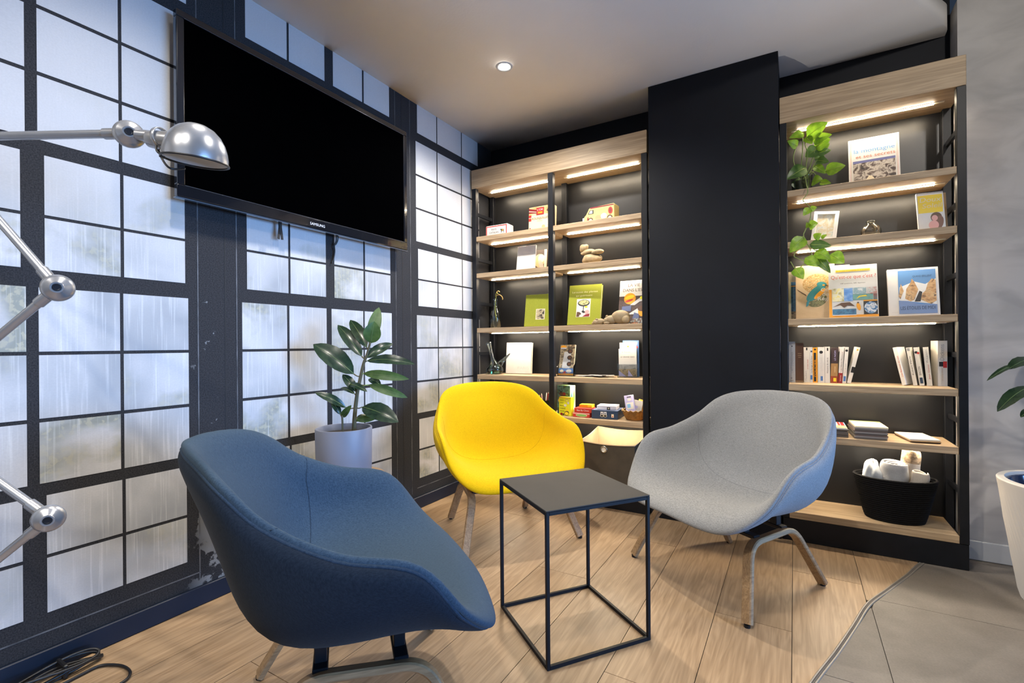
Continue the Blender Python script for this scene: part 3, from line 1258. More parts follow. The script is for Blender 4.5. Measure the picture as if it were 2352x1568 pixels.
# ------------------------------------------------------------------ chairs placed
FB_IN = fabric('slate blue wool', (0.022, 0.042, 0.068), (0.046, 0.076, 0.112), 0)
FB_OUT_SHADED = fabric('shaded slate blue wool', (0.007, 0.012, 0.021), (0.015, 0.023, 0.036), 0)  # same wool as inside, painted darker for the side turned from the lamps
FB_SEAM = fabric('blue wool piping', (0.014, 0.027, 0.048), (0.03, 0.05, 0.08), 0)
FY_IN = fabric('yellow wool', (0.52, 0.325, 0.001), (0.70, 0.45, 0.002), 2)
FY_SEAM = fabric('yellow wool piping', (0.45, 0.29, 0.002), (0.62, 0.42, 0.004), 2)
FG_IN = fabric('light grey wool', (0.165, 0.172, 0.18), (0.31, 0.318, 0.328), 2)
FG_SEAM = fabric('grey wool piping', (0.16, 0.165, 0.18), (0.27, 0.275, 0.29), 2)
make_chair('slate blue upholstered shell chair on oak frame legs, beside the window mural', (0.9228, -2.2125), 139.94, FB_IN, FB_OUT_SHADED, FB_SEAM)
make_chair('bright yellow upholstered shell chair on oak frame legs, in front of the corner bookcase', (0.6031, -0.8416), 52.88, FY_IN, FY_IN, FY_SEAM)
make_chair('light grey upholstered shell chair on oak frame legs, in front of the dark column', (1.7713, -0.7840), -35.1, FG_IN, FG_IN, FG_SEAM)

# ------------------------------------------------------------------ side table
tx = Vector((1.345 - 1.032, -1.779 + 1.542, 0)).normalized()
ty = Vector((1.571 - 1.345, -1.467 + 1.779, 0)).normalized()
ang = 0.5 * (math.atan2(tx.y, tx.x) + math.atan2(ty.y, ty.x) - PI / 2)
t = thing('side_table', 'black metal cube side table with a thin square top, between the three chairs', 'table', (1.299, -1.498, 0), (0, 0, ang))
M_TABLE = plain('black lacquered table steel', (0.006, 0.007, 0.010), 0.5, noise=0.15, nscale=15, spec=0.2)
M_TTOP = plain('matt graphite table top', (0.042, 0.040, 0.038), 0.7, noise=0.08, nscale=6, bump=0.06, bscale=500, spec=0.2)
hs, th, zt = 0.196, 0.0115, 0.486
obj('table_top', B(-hs, hs, -hs, hs, zt, zt + 0.004, 0.001), M_TTOP, t)
for sx in (-1, 1):
    for sy in (-1, 1):
        cx, cy = sx * (hs - th / 2), sy * (hs - th / 2)
        obj('leg', B(cx - th / 2, cx + th / 2, cy - th / 2, cy + th / 2, 0.001, zt - 0.0003, 0.001), M_TABLE, t)
for z in (0.001, zt - 0.0120):
    for s in (-1, 1):
        c = s * (hs - th / 2)
        nm = 'base_rail' if z < 0.1 else 'top_rail'
        obj(nm, B(-hs + th, hs - th, c - th / 2, c + th / 2, z, z + th, 0.001), M_TABLE, t)
        obj(nm, B(c - th / 2, c + th / 2, -hs + th, hs - th, z, z + th, 0.001), M_TABLE, t)

# ------------------------------------------------------------------ television
t = thing('television', 'large black flat television with glossy frame on the window mural', 'television', (0.0, -1.61, 1.89))
TW, TH_, ZL = 0.597, 0.3415, 0.048
obj('wall_mount', B(0.0015, 0.035, -0.25, 0.25, -0.2, 0.2, 0.003), M_STEEL, t)
obj('back_shell', B(0.035, 0.062, -TW + 0.02, TW - 0.02, -TH_ + 0.02, TH_ - 0.02, 0.008, 2), M_BLACKGLOSS, t)
bm = bmesh.new()
bt, bb = 0.027, 0.046
x0, x1 = 0.052, 0.078
box(bm, x0, x1, -TW, TW, TH_ - bt, TH_, 0.004, 0, 2)
box(bm, x0, x1, -TW, TW, -TH_, -TH_ + bb, 0.004, 0, 2)
box(bm, x0, x1, -TW, -TW + bt, -TH_ + bb - 0.001, TH_ - bt + 0.001, 0.004, 0, 2)
box(bm, x0, x1, TW - bt, TW, -TH_ + bb - 0.001, TH_ - bt + 0.001, 0.004, 0, 2)
fr = obj('bezel', bm, M_BLACKGLOSS, t)
m_edge = plain('clear acrylic edge', (0.05, 0.075, 0.11), 0.08, noise=0.1, coat=1.0)
bm = bmesh.new()
box(bm, x0 + 0.004, x1 - 0.003, -TW - 0.004, TW + 0.004, -TH_ - 0.005, -TH_ - 0.0003, 0.001)
obj('acrylic_edge', bm, m_edge, fr)
m_line = plain('bright bezel line', (0.10, 0.11, 0.13), 0.2, 0.6)
obj('bezel_line', B(x1 - 0.0006, x1 + 0.0006, -TW + bt - 0.002, TW - bt + 0.002, -TH_ + bb - 0.0025, -TH_ + bb - 0.0005), m_line, fr)
obj('bezel_line', B(x1 - 0.0006, x1 + 0.0006, -TW + bt - 0.002, TW - bt + 0.002, TH_ - bt + 0.0005, TH_ - bt + 0.0025), m_line, fr)
obj('screen', B(0.060, 0.074, -TW + bt - 0.001, TW - bt + 0.001, -TH_ + bb - 0.001, TH_ - bt + 0.001), M_SCREEN, t)
pr = Print()
pr.text('SAMSUNG', 0, 0, 0.0125, ink('silver lettering', (0.75, 0.77, 0.8)), width=0.080, align='C')
pr.build('brand_lettering', t, (x1, -0.007, -TH_ + 0.014), (0, 1, 0), (0, 0, 1))
obj('strap', sweep(bmesh.new(), [(0.04, -0.175, -TH_ + 0.03), (0.04, -0.174, -TH_ - 0.02), (0.043, -0.182, -TH_ - 0.075)], rsect(0.012, 0.002, 0.0005), up=(1, 0, 0)), M_RUBBER, t)
obj('strap', sweep(bmesh.new(), [(0.043, -0.173, -TH_ + 0.03), (0.043, -0.171, -TH_ - 0.02), (0.043, -0.164, -TH_ - 0.075)], rsect(0.012, 0.002, 0.0005), up=(1, 0, 0)), M_RUBBER, t)
obj('power_cable', tube(bmesh.new(), smooth_path([(0.03, 0.14, -TH_ + 0.03), (0.025, 0.142, -TH_ - 0.02), (0.02, 0.134, -TH_ - 0.045), (0.012, 0.142, -TH_ - 0.075), (0.010, 0.136, -TH_ - 0.11), (0.006, 0.128, -TH_ - 0.135)], 5), 0.0032, 8), M_RUBBER, t, True)
obj('power_cable', tube(bmesh.new(), smooth_path([(0.03, 0.15, -TH_ + 0.03), (0.025, 0.152, -TH_ - 0.012), (0.02, 0.145, -TH_ - 0.035), (0.018, 0.138, -TH_ - 0.042)], 5), 0.0028, 8), M_RUBBER, t, True)

# ------------------------------------------------------------------ jointed floor lamp
t = thing('floor_lamp', 'jointed aluminium workshop lamp reaching in from the left', 'lamp', (0.226, -2.847, 0))
LO = Vector((0.226, -2.847, 0))
vdir = (Vector((1.996, -3.077, 1.0)) - Vector((0.6, -2.63, 1.1))).normalized()     # joints turn about this horizontal-ish axis
JA = Vector((0.93, -0.36, -0.02)).normalized()
J = {k: Vector(v) - LO for k, v in dict(a=(0.679, -2.579, 1.492), b=(0.278, -2.816, 1.486), c=(0.534, -2.664, 1.139), d=(0.227, -2.846, 0.849),
                                         e=(0.513, -2.677, 0.608), f=(0.226, -2.847, 0.345)).items()}
obj('base', lathe(bmesh.new(), [(0.0, 0.001), (0.13, 0.001), (0.135, 0.008), (0.12, 0.022), (0.05, 0.032), (0.03, 0.05), (0.018, 0.07), (0.018, 0.30), (0.0, 0.30)], 40), M_SILVER, t, 'auto')


def oriented(bm, axis, at):
    q = Vector(axis).to_track_quat('Z', 'Y').to_matrix().to_4x4()
    bmesh.ops.transform(bm, matrix=Matrix.Translation(at) @ q, verts=bm.verts)
    return bm


def joint(at, r=0.031, name='joint'):
    prof = [(0.0, -0.62), (0.34, -0.60), (0.75, -0.44), (0.96, -0.18), (1.0, -0.02), (1.0, 0.02), (0.96, 0.18), (0.75, 0.44), (0.42, 0.585), (0.40, 0.62), (0.30, 0.62), (0.29, 0.56), (0.0, 0.56)]
    j = obj(name, oriented(lathe(bmesh.new(), [(a * r, b * r) for a, b in prof], 36), JA, at), M_SILVER, t, 'auto')
    b = bmesh.new()
    lathe(b, [(0.0, 0.575), (0.27, 0.575), (0.27, 0.60), (0.20, 0.605), (0.17, 0.585), (0.0, 0.585)], 18)
    bmesh.ops.scale(b, vec=(r, r, r), verts=b.verts)
    obj('screw', oriented(b, JA, at), plain('dark screw recess', (0.02, 0.022, 0.028), 0.35, 0.5), j)
    return j


def arm(p, q, side):
    d = (q - p).normalized()
    off = JA * (0.006 * side)
    a, b = p + d * 0.012 + off, q - d * 0.012 + off
    o = obj('arm', tube(bmesh.new(), [a, b], 0.0094, 16), M_SILVER, t, 'auto')
    for e, s in ((a, 1), (b, -1)):
        obj('sleeve', tube(bmesh.new(), [e, e + d * s * 0.044], 0.0123, 16), M_SILVER, o, 'auto')


for k in 'abcdef':
    joint(J[k])
arm(J['b'], J['a'], 1)
arm(J['c'], J['b'], -1)
arm(J['d'], J['c'], 1)
arm(J['e'], J['d'], -1)
arm(J['f'], J['e'], 1)
# head: collar, shade, guard
RT = Vector((0.8604, 0.5096, 0.0))           # to the right as the lamp head points
BK = Vector((0.51, -0.86, 0.0)).normalized()
c0 = J['a'] + RT * 0.020 + Vector((0, 0, -0.006))
ax = (RT + Vector((0, 0, -0.10))).normalized()
obj('head_link', tube(bmesh.new(), [J['a'] + ax * 0.02, J['a'] + ax * 0.060], 0.013, 14), M_SILVER, t, 'auto')
b = bmesh.new()
lathe(b, [(0.0, 0.0), (0.008, 0.001), (0.0180, 0.009), (0.0205, 0.024), (0.0205, 0.066), (0.0225, 0.068), (0.0225, 0.080), (0.0, 0.080)], 28)
obj('lamp_holder', oriented(b, ax, c0 + ax * 0.018 + Vector((0, 0, -0.003))), M_SILVER, t, 'auto')
b = bmesh.new()
lathe(b, [(0.0225, 0), (0.0245, 0.002), (0.0245, 0.010), (0.0225, 0.012)], 28, closed=True)
ring = obj('cable_ring', oriented(b, (ax + BK * 0.2 + Vector((0, 0, 0.1))).normalized(), c0 + ax * 0.048), M_SILVER, t, True)
# shade: a dome that opens downward, leaning a little to the right
SC = Vector((0.8105, -2.5010, 1.4300)) - LO
up = (Vector((0, 0, 1)) * 1.0 + RT * 0.10 + BK * 0.10).normalized()
prof = [(0.066, 0.0), (0.0655, 0.012), (0.063, 0.026), (0.058, 0.042), (0.049, 0.058), (0.036, 0.071), (0.020, 0.079), (0.0, 0.0815)]
inn = [(max(0.0, r - 0.0016), z - 0.0016 if z > 0.01 else z) for r, z in prof]
b = bmesh.new()
lathe(b, prof + [], 44)
lathe(b, inn, 44, mi=1)
lathe(b, [(0.0644, 0.0), (0.066, 0.0)], 44)
obj_raw('shade', oriented(b, up, SC), [M_SILVER, plain('white lamp reflector', (0.75, 0.76, 0.76), 0.5)], t, 'auto')
b = bmesh.new()
ringp = [SC + (Matrix.Rotation(0, 3, 'Z') @ (RT * (0.0665 * math.cos(a)) + BK * (0.0665 * math.sin(a)))) - up * 0.002 - RT * 0.0 for a in [2 * PI * i / 40 for i in range(40)]]
ringp = [p - up * ((p - SC).dot(up) + 0.002) for p in ringp]
tube(b, ringp, 0.0024, 8, True)
gl = obj('guard_ring', b, M_RUBBER, t, True)
hook = c0 + ax * 0.052
b = bmesh.new()
tube(b, smooth_path([hook + Vector((0, 0, -0.018)) + BK * 0.012, hook + Vector((0, 0, -0.034)) + BK * 0.016 + ax * 0.004, hook + Vector((0, 0, -0.047)) + BK * 0.014 + ax * 0.020, SC - RT * 0.058 + BK * 0.033 - up * 0.002], 6), 0.0024, 8)
obj('guard_wire', b, M_RUBBER, t, True)
b = bmesh.new()
tube(b, smooth_path([hook + Vector((0, 0, -0.018)) - BK * 0.010 - ax * 0.012, hook + Vector((0, 0, -0.040)) - BK * 0.012 - ax * 0.006, hook + Vector((0, 0, -0.062)) - BK * 0.012 + ax * 0.014, SC - RT * 0.052 - BK * 0.04 - up * 0.003], 6), 0.0024, 8)
obj('guard_wire', b, M_RUBBER, t, True)

# cable lying on the floor at the skirting
t = thing('floor_cable', 'black lamp cable coiled on the oak floor at the blue skirting', 'cable', (0.15, -2.5, 0))
o = Vector((0.15, -2.5, 0))
loop = [(0.30, -2.75, 0.006), (0.283, -2.55, 0.006), (0.272, -2.455, 0.006), (0.25, -2.425, 0.006), (0.21, -2.417, 0.006), (0.165, -2.425, 0.006), (0.12, -2.455, 0.006), (0.12, -2.50, 0.006), (0.125, -2.545, 0.006), (0.12, -2.60, 0.006)]
obj('lead', tube(bmesh.new(), [p - o for p in smooth_path(loop, 8)], 0.0042, 10), M_RUBBER, t, True)
random.seed(5)
for k in range(4):
    cx, cy = 0.062 + 0.012 * (k % 2), -2.515 - 0.012 * k
    pts = []
    for i in range(14):
        a = 2 * PI * i / 14
        pts.append((cx + (0.022 + 0.004 * k) * math.cos(a) * 0.9, cy + (0.085 + 0.008 * k) * math.sin(a), 0.007 + 0.009 * k + 0.008 * math.sin(2 * a + k)))
    obj('coil', tube(bmesh.new(), [p - o for p in smooth_path(pts, 4, True)], 0.0042, 8, True), M_RUBBER, t, True)
obj('cable_tie', B(0.035 - 0.15, 0.10 - 0.15, -2.535 + 2.5, -2.523 + 2.5, 0.002, 0.044, 0.003), M_RUBBER, t)

# ------------------------------------------------------------------ leaf data: base, tip, width, tone
RUB = [[[0.325,-1.626,0.877],[0.173,-1.716,1.009],0.095,0],[[0.356,-1.608,0.954],[0.225,-1.627,1.095],0.06,0],[[0.375,-1.596,0.992],[0.25,-1.578,1.119],0.055,0],[[0.386,-1.59,1.007],[0.378,-1.525,1.174],0.056,1],[[0.39,-1.588,1.012],[0.42,-1.593,1.106],0.075,1],[[0.373,-1.598,0.947],[0.43,-1.494,1.01],0.048,0],[[0.375,-1.596,0.934],[0.578,-1.511,0.919],0.048,0],[[0.362,-1.604,0.879],[0.549,-1.517,0.854],0.043,1],[[0.428,-1.565,0.827],[0.358,-1.572,0.852],0.035,0],[[0.381,-1.593,0.829],[0.528,-1.506,0.771],0.04,1],[[0.356,-1.607,0.731],[0.536,-1.571,0.673],0.085,0],[[0.333,-1.621,0.799],[0.267,-1.637,0.874],0.043,0],[[0.307,-1.636,0.832],[0.414,-1.631,0.803],0.03,0],[[0.294,-1.644,0.729],[0.204,-1.733,0.799],0.04,0],[[0.274,-1.656,0.699],[0.236,-1.679,0.765],0.031,0],[[0.28,-1.653,0.688],[0.356,-1.666,0.746],0.029,1],[[0.328,-1.624,0.666],[0.327,-1.555,0.687],0.028,0],[[0.332,-1.622,0.674],[0.394,-1.562,0.678],0.031,1],[[0.329,-1.624,0.789],[0.234,-1.622,0.811],0.023,0]]
RUBSTEM = [[0.323,-1.627,0.624],[0.328,-1.624,0.699],[0.337,-1.619,0.784],[0.346,-1.613,0.839],[0.362,-1.604,0.919],[0.375,-1.596,0.959],[0.389,-1.588,1.017]]
RUBSTEM2 = [[0.315,-1.678,0.631],[0.314,-1.679,0.666],[0.313,-1.68,0.698]]
PO = [[[2.066,-0.2,2.059],[2.145,-0.233,2.112],0.075,1],[[2.04,-0.2,2.074],[1.98,-0.243,2.049],0.041,1],[[2.056,-0.2,2.05],[2.081,-0.222,2.004],0.038,1],[[2.013,-0.2,2.018],[1.972,-0.239,2.038],0.044,1],[[2.091,-0.2,2.026],[2.162,-0.245,2.025],0.053,1],[[2.096,-0.2,1.995],[2.157,-0.222,2.014],0.065,1],[[2.108,-0.2,1.975],[2.156,-0.186,2.006],0.044,1],[[2.102,-0.2,1.982],[2.05,-0.194,1.954],0.065,0],[[2.106,-0.2,1.959],[2.161,-0.196,1.966],0.037,0],[[2.102,-0.2,1.924],[2.151,-0.234,1.894],0.04,0],[[2.142,-0.2,1.863],[2.219,-0.212,1.872],0.06,1],[[2.094,-0.2,1.896],[2.136,-0.231,1.841],0.038,1],[[2.046,-0.2,1.895],[1.966,-0.238,1.841],0.071,0],[[2.083,-0.2,1.821],[2.123,-0.243,1.811],0.052,1],[[2.117,-0.2,1.81],[2.158,-0.235,1.788],0.031,1],[[2.007,-0.2,1.803],[2.026,-0.185,1.855],0.046,0],[[2.093,-0.2,1.934],[2.135,-0.192,1.94],0.043,0],[[2.065,-0.315,1.658],[2.038,-0.325,1.624],0.035,1],[[2.069,-0.315,1.652],[2.095,-0.325,1.657],0.029,1],[[2.065,-0.315,1.572],[2.098,-0.34,1.576],0.046,1],[[2.06,-0.315,1.568],[2.05,-0.337,1.587],0.023,1],[[2.086,-0.315,1.509],[2.112,-0.329,1.527],0.036,1],[[2.113,-0.315,1.508],[2.135,-0.327,1.519],0.018,1],[[2.037,-0.315,1.515],[1.98,-0.324,1.449],0.064,1],[[2.071,-0.315,1.479],[2.152,-0.323,1.464],0.046,0],[[2.093,-0.315,1.442],[2.147,-0.343,1.396],0.054,1],[[2.152,-0.315,1.42],[2.202,-0.33,1.374],0.064,1],[[2.05,-0.315,1.414],[2.106,-0.328,1.367],0.05,1],[[2.101,-0.315,1.404],[2.147,-0.332,1.332],0.041,0],[[2.004,-0.315,1.365],[2.036,-0.341,1.31],0.052,1]]
POSTEMS = [[[2.031,-0.2,1.813],[2.034,-0.2,1.924],[2.039,-0.2,1.99],[2.04,-0.2,2.074]],[[2.045,-0.2,1.811],[2.06,-0.2,1.958],[2.051,-0.2,2.021],[2.066,-0.2,2.059]],[[2.054,-0.2,1.809],[2.079,-0.2,1.926],[2.096,-0.2,1.995]],[[2.055,-0.2,1.82],[2.097,-0.2,1.879],[2.142,-0.2,1.863]],[[2.026,-0.2,1.814],[1.998,-0.2,1.943],[2.01,-0.2,2.013]],[[2.055,-0.2,1.82],[2.093,-0.2,1.912],[2.102,-0.2,1.924]],[[2.05,-0.2,1.821],[2.078,-0.2,1.871],[2.117,-0.2,1.81]]]
VINE = [[2.054,-0.24,1.798],[2.056,-0.315,1.76],[2.056,-0.315,1.733],[2.038,-0.315,1.702],[2.067,-0.315,1.662],[2.067,-0.315,1.609],[2.046,-0.315,1.553],[2.039,-0.315,1.528],[2.055,-0.315,1.483],[2.073,-0.315,1.465],[2.095,-0.315,1.441]]
VINE2 = [[2.055,-0.315,1.483],[2.068,-0.315,1.45],[2.072,-0.315,1.412],[2.045,-0.315,1.393],[2.008,-0.315,1.364],[1.983,-0.315,1.405]]
VINE3 = [[2.039,-0.315,1.528],[1.999,-0.315,1.441],[2.013,-0.315,1.418],[2.05,-0.315,1.398]]
PL = [[[2.807,-0.435,0.929],[2.704,-0.519,0.89],0.054,0],[[2.757,-0.464,0.91],[2.634,-0.56,0.847],0.023,0],[[2.79,-0.445,0.824],[2.668,-0.541,0.728],0.054,0],[[2.798,-0.441,0.791],[2.743,-0.496,0.781],0.033,0],[[2.793,-0.443,0.733],[2.746,-0.494,0.705],0.028,0]]


def leaf_mat(name, dark, light, rough, trans=0.15):
    m, nt, b = newmat(name)
    b.inputs['Roughness'].default_value = rough
    tc = nd(nt, 'ShaderNodeTexCoord')
    n = nd(nt, 'ShaderNodeTexNoise')
    n.inputs['Scale'].default_value = 45
    n.inputs['Detail'].default_value = 4
    nt.links.new(tc.outputs['Object'], n.inputs['Vector'])
    r = nd(nt, 'ShaderNodeValToRGB')
    r.color_ramp.elements[0].position = 0.35
    r.color_ramp.elements[1].position = 0.68
    r.color_ramp.elements[0].color = c4(dark)
    r.color_ramp.elements[1].color = c4(light)
    nt.links.new(n.outputs['Fac'], r.inputs['Fac'])
    nt.links.new(r.outputs['Color'], b.inputs['Base Color'])
    if trans:
        t2 = nd(nt, 'ShaderNodeBsdfTranslucent')
        nt.links.new(r.outputs['Color'], t2.inputs['Color'])
        mx = nd(nt, 'ShaderNodeMixShader')
        mx.inputs[0].default_value = trans
        nt.links.new(b.outputs[0], mx.inputs[1])
        nt.links.new(t2.outputs[0], mx.inputs[2])
        nt.links.new(mx.outputs[0], nt.nodes['Material Output'].inputs['Surface'])
    return m


M_LEAFD = leaf_mat('rubber plant leaf', (0.010, 0.026, 0.014), (0.020, 0.045, 0.022), 0.25, 0.05)
M_LEAFL = leaf_mat('rubber plant leaf underside', (0.045, 0.095, 0.022), (0.075, 0.14, 0.035), 0.45, 0.15)
M_RIB = plain('pale leaf rib', (0.12, 0.18, 0.06), 0.5)
M_RIBY = plain('yellow green leaf rib', (0.30, 0.40, 0.07), 0.5)
M_POD = leaf_mat('pothos leaf dark', (0.040, 0.105, 0.015), (0.09, 0.18, 0.03), 0.35, 0.2)
M_POL = leaf_mat('pothos leaf light', (0.12, 0.26, 0.012), (0.25, 0.42, 0.03), 0.35, 0.3)
M_STEM = plain('brown green stem', (0.085, 0.075, 0.035), 0.7)
M_VINE = plain('pale green vine', (0.20, 0.27, 0.07), 0.6)
M_SOIL = plain('potting soil', (0.018, 0.013, 0.010), 0.95, noise=0.5, nscale=120, bump=1.0, bscale=140)
CAMV = Vector((1.996, -3.077, 1.0))


def add_leaf(t, off, base, tip, width, m, rib, droop, fold, up_w, heart=False, flip=False):
    b, q = Vector(base), Vector(tip)
    n = (CAMV - (b + q) / 2).normalized() * (1 - up_w) + Vector((0, 0, 1)) * up_w
    if flip:
        n = -n
    lf = obj_raw('leaf', leaf_mesh(b - off, q - off, width, n, droop, fold, heart=heart), m, t, True)
    # midrib
    a = (q - b).normalized()
    s = a.cross(n.normalized()).normalized()
    nn = s.cross(a).normalized()
    L = (q - b).length
    pts = [b + a * (L * k) + nn * (droop * L * math.sin(PI * k) * 0.8 + 0.0006) - off for k in (0, 0.15, 0.3, 0.45, 0.6, 0.75, 0.9, 0.97)]
    obj('midrib', tube(bmesh.new(), pts, max(0.0011, width * 0.016), 6, scale=[1.3, 1.2, 1.1, 1.0, 0.85, 0.65, 0.45, 0.2]), rib, lf, True)
    return lf


# ------------------------------------------------------------------ rubber plant on a stool by the mural
ST = Vector((0.287, -1.649, 0.0))
t = thing('wooden_stool', 'round light wood stool under the pot of the rubber plant', 'stool', ST)
M_STOOL = wood('pale stool wood', (0.28, 0.18, 0.09), (0.46, 0.31, 0.17), 'X', 1.0, 0.5)
obj('seat', lathe(bmesh.new(), [(0.0, 0.402), (0.172, 0.402), (0.178, 0.410), (0.178, 0.424), (0.172, 0.430), (0.0, 0.430)], 40), M_STOOL, t, 'auto')
for k in range(3):
    a = 2 * PI * k / 3 + 0.5
    obj('leg', tube(bmesh.new(), [(0.165 * math.cos(a), 0.165 * math.sin(a), 0.001), (0.115 * math.cos(a), 0.115 * math.sin(a), 0.403)], 0.014, 12), M_STOOL, t, True)
t = thing('potted_rubber_plant', 'rubber plant with dark glossy leaves in a lilac grey cylinder pot on a stool', 'plant', (ST.x, ST.y, 0.4305))
off = Vector(t.location)
M_POT = plain('lilac grey ceramic', (0.20, 0.21, 0.255), 0.5, noise=0.04, nscale=3, bump=0.05, bscale=300)
obj('pot', lathe(bmesh.new(), [(0.0, 0.0), (0.112, 0.0), (0.116, 0.006), (0.1195, 0.208), (0.118, 0.212), (0.112, 0.212), (0.110, 0.207), (0.108, 0.175), (0.0, 0.172)], 48), M_POT, t, 'auto')
obj('soil', lathe(bmesh.new(), [(0.0, 0.186), (0.05, 0.190), (0.1085, 0.184), (0.1085, 0.174)], 24), M_SOIL, t, True)
sp = [Vector(p) - off for p in RUBSTEM]
sp[0].z = 0.175
stem = obj('stem', tube(bmesh.new(), smooth_path(sp, 5), 0.0085, 10, scale=[1.15 - 0.6 * i / 30 for i in range(31)]), M_STEM, t, True)
sp2 = [Vector(p) - off for p in RUBSTEM2]
sp2[0].z = 0.175
obj('stem', tube(bmesh.new(), smooth_path(sp2, 5), 0.0042, 8), M_STEM, t, True)
STEMP = [Vector(p) for p in smooth_path([Vector(p) for p in RUBSTEM], 6)] + [Vector(p) for p in RUBSTEM2]
for i, (b, q, wd, k) in enumerate(RUB):
    lf = add_leaf(t, off, b, q, wd, M_LEAFL if k else M_LEAFD, M_RIB, 0.10 if wd > 0.05 else 0.14, 0.16, 0.35 if not k else 0.1)
    B0 = Vector(b)
    near = min(STEMP, key=lambda p: (p - B0).length + 0.6 * max(0, p.z - B0.z))
    if (near - B0).length > 0.004:
        obj('petiole', tube(bmesh.new(), [near - off, (near + B0) / 2 - off + Vector((0, 0, -0.004)), B0 - off], 0.0028, 6), M_VINE if k else M_STEM, t, True)
# the bud at the very top
obj('bud', tube(bmesh.new(), [sp[-1], sp[-1] + Vector((0.003, 0.002, 0.03)), sp[-1] + Vector((0.004, 0.003, 0.05))], 0.005, 8, scale=[1, 0.7, 0.1]), M_LEAFL, t, True)

# ------------------------------------------------------------------ pothos on the right bookcase
t = thing('trailing_pothos', 'bright green trailing pothos hanging from the top shelf beside the dark column', 'plant', (2.035, -0.17, 1.7685))
off = Vector(t.location)
obj('glass_pot', lathe(bmesh.new(), [(0.0, 0.0), (0.038, 0.0), (0.045, 0.006), (0.050, 0.09), (0.0475, 0.09), (0.043, 0.008), (0.0, 0.006)], 32), M_GLASS, t, 'auto')
obj('soil', lathe(bmesh.new(), [(0.0, 0.0075), (0.041, 0.0085), (0.0455, 0.066), (0.0, 0.070)], 24), plain('mossy root ball', (0.035, 0.04, 0.014), 0.95, noise=0.5, nscale=90), t, True)
for s in POSTEMS:
    s = [Vector(p) - off for p in s]
    s[0] = Vector((s[0].x * 0.5, s[0].y * 0.3 + 0.0, 0.06))
    obj('stem', tube(bmesh.new(), smooth_path(s, 5), 0.0024, 7), M_VINE, t, True)
for s, st in ((VINE, True), (VINE2, False), (VINE3, False)):
    s = [Vector(p) - off for p in s]
    if st:
        s = [Vector((0.0, -0.02, 0.07)), Vector((0.012, -0.06, 0.075))] + s
    obj('vine', tube(bmesh.new(), smooth_path(s, 5), 0.0021, 7), M_VINE, t, True)
for b, q, wd, k in PO:
    q = list(q)
    q[2] = min(q[2], 2.095)
    add_leaf(t, off, b, q, wd * 1.08, M_POL if k else M_POD, M_RIBY, 0.10, 0.14, 0.25, heart=True)

# ------------------------------------------------------------------ planter at the right edge
PC = Vector((2.905, -0.48, 0.0))
t = thing('ribbed_planter', 'tall white ribbed planter with a rubber plant, at the right edge by the plaster wall', 'planter', PC)
bm = bmesh.new()
NR = 72
rings = []
prof = [(0.150, 0.001), (0.158, 0.03), (0.176, 0.15), (0.198, 0.30), (0.215, 0.43), (0.219, 0.452)]
for r, z in prof:
    ring_ = []
    for i in range(NR * 2):
        a = 2 * PI * i / (NR * 2) + 0.55 * (1 - z / 0.45)
        amp = 0.0045 * (1 - max(0, (z - 0.1) / 0.36)) ** 0.7 if z < 0.45 else 0.0
        rr = r + (amp if i % 2 else -amp)
        ring_.append(bm.verts.new((rr * math.cos(a), rr * math.sin(a), z)))
    rings.append(ring_)
for a, b in zip(rings, rings[1:]):
    for i in range(NR * 2):
        j = (i + 1) % (NR * 2)
        bm.faces.new((a[i], a[j], b[j], b[i]))
bm.faces.new(list(reversed(rings[0])))
M_PLANTER = plain('off white planter', (0.60, 0.57, 0.53), 0.55, noise=0.05, nscale=4)
obj('planter_shell', bm, M_PLANTER, t, 'auto')
obj('rim', lathe(bmesh.new(), [(0.2185, 0.4505), (0.2195, 0.458), (0.216, 0.463), (0.196, 0.463), (0.193, 0.458), (0.192, 0.40)], 64), M_PLANTER, t, 'auto')
obj('liner', lathe(bmesh.new(), [(0.1915, 0.448), (0.189, 0.452), (0.186, 0.447), (0.180, 0.36), (0.0, 0.36)], 48), plain('gloss liner tinted by window light', (0.012, 0.03, 0.085), 0.12, coat=0.6), t, True)  # blue daylight falling inside the pot is painted into the liner colour
obj('soil', lathe(bmesh.new(), [(0.0, 0.40), (0.08, 0.405), (0.183, 0.395), (0.183, 0.385)], 24), M_SOIL, t, True)
off = PC
obj('stem', tube(bmesh.new(), smooth_path([(0.02, 0.0, 0.39), (0.03, 0.01, 0.60), (0.0, 0.02, 0.80), (-0.01, 0.03, 1.02)], 5), 0.010, 10), M_STEM, t, True)
for b, q, wd, k in PL + [[[2.91, -0.45, 0.98], [3.10, -0.50, 1.06], 0.09, 0], [[2.90, -0.45, 0.92], [3.08, -0.60, 0.90], 0.09, 0], [[2.90, -0.45, 1.02], [2.93, -0.42, 1.20], 0.09, 0], [[2.91, -0.46, 0.80], [2.98, -0.66, 0.74], 0.09, 0]]:
    add_leaf(t, off, b, q, wd, M_LEAFD, M_RIB, 0.12, 0.12, 0.55)
    B0 = Vector(b) - off
    obj('petiole', tube(bmesh.new(), [Vector((0.0, 0.02, min(B0.z, 1.0) - 0.02)), B0], 0.003, 6), M_STEM, t, True)


# ------------------------------------------------------------------ books and things on the shelves
def P_(c, nm):
    return ink(nm, c)


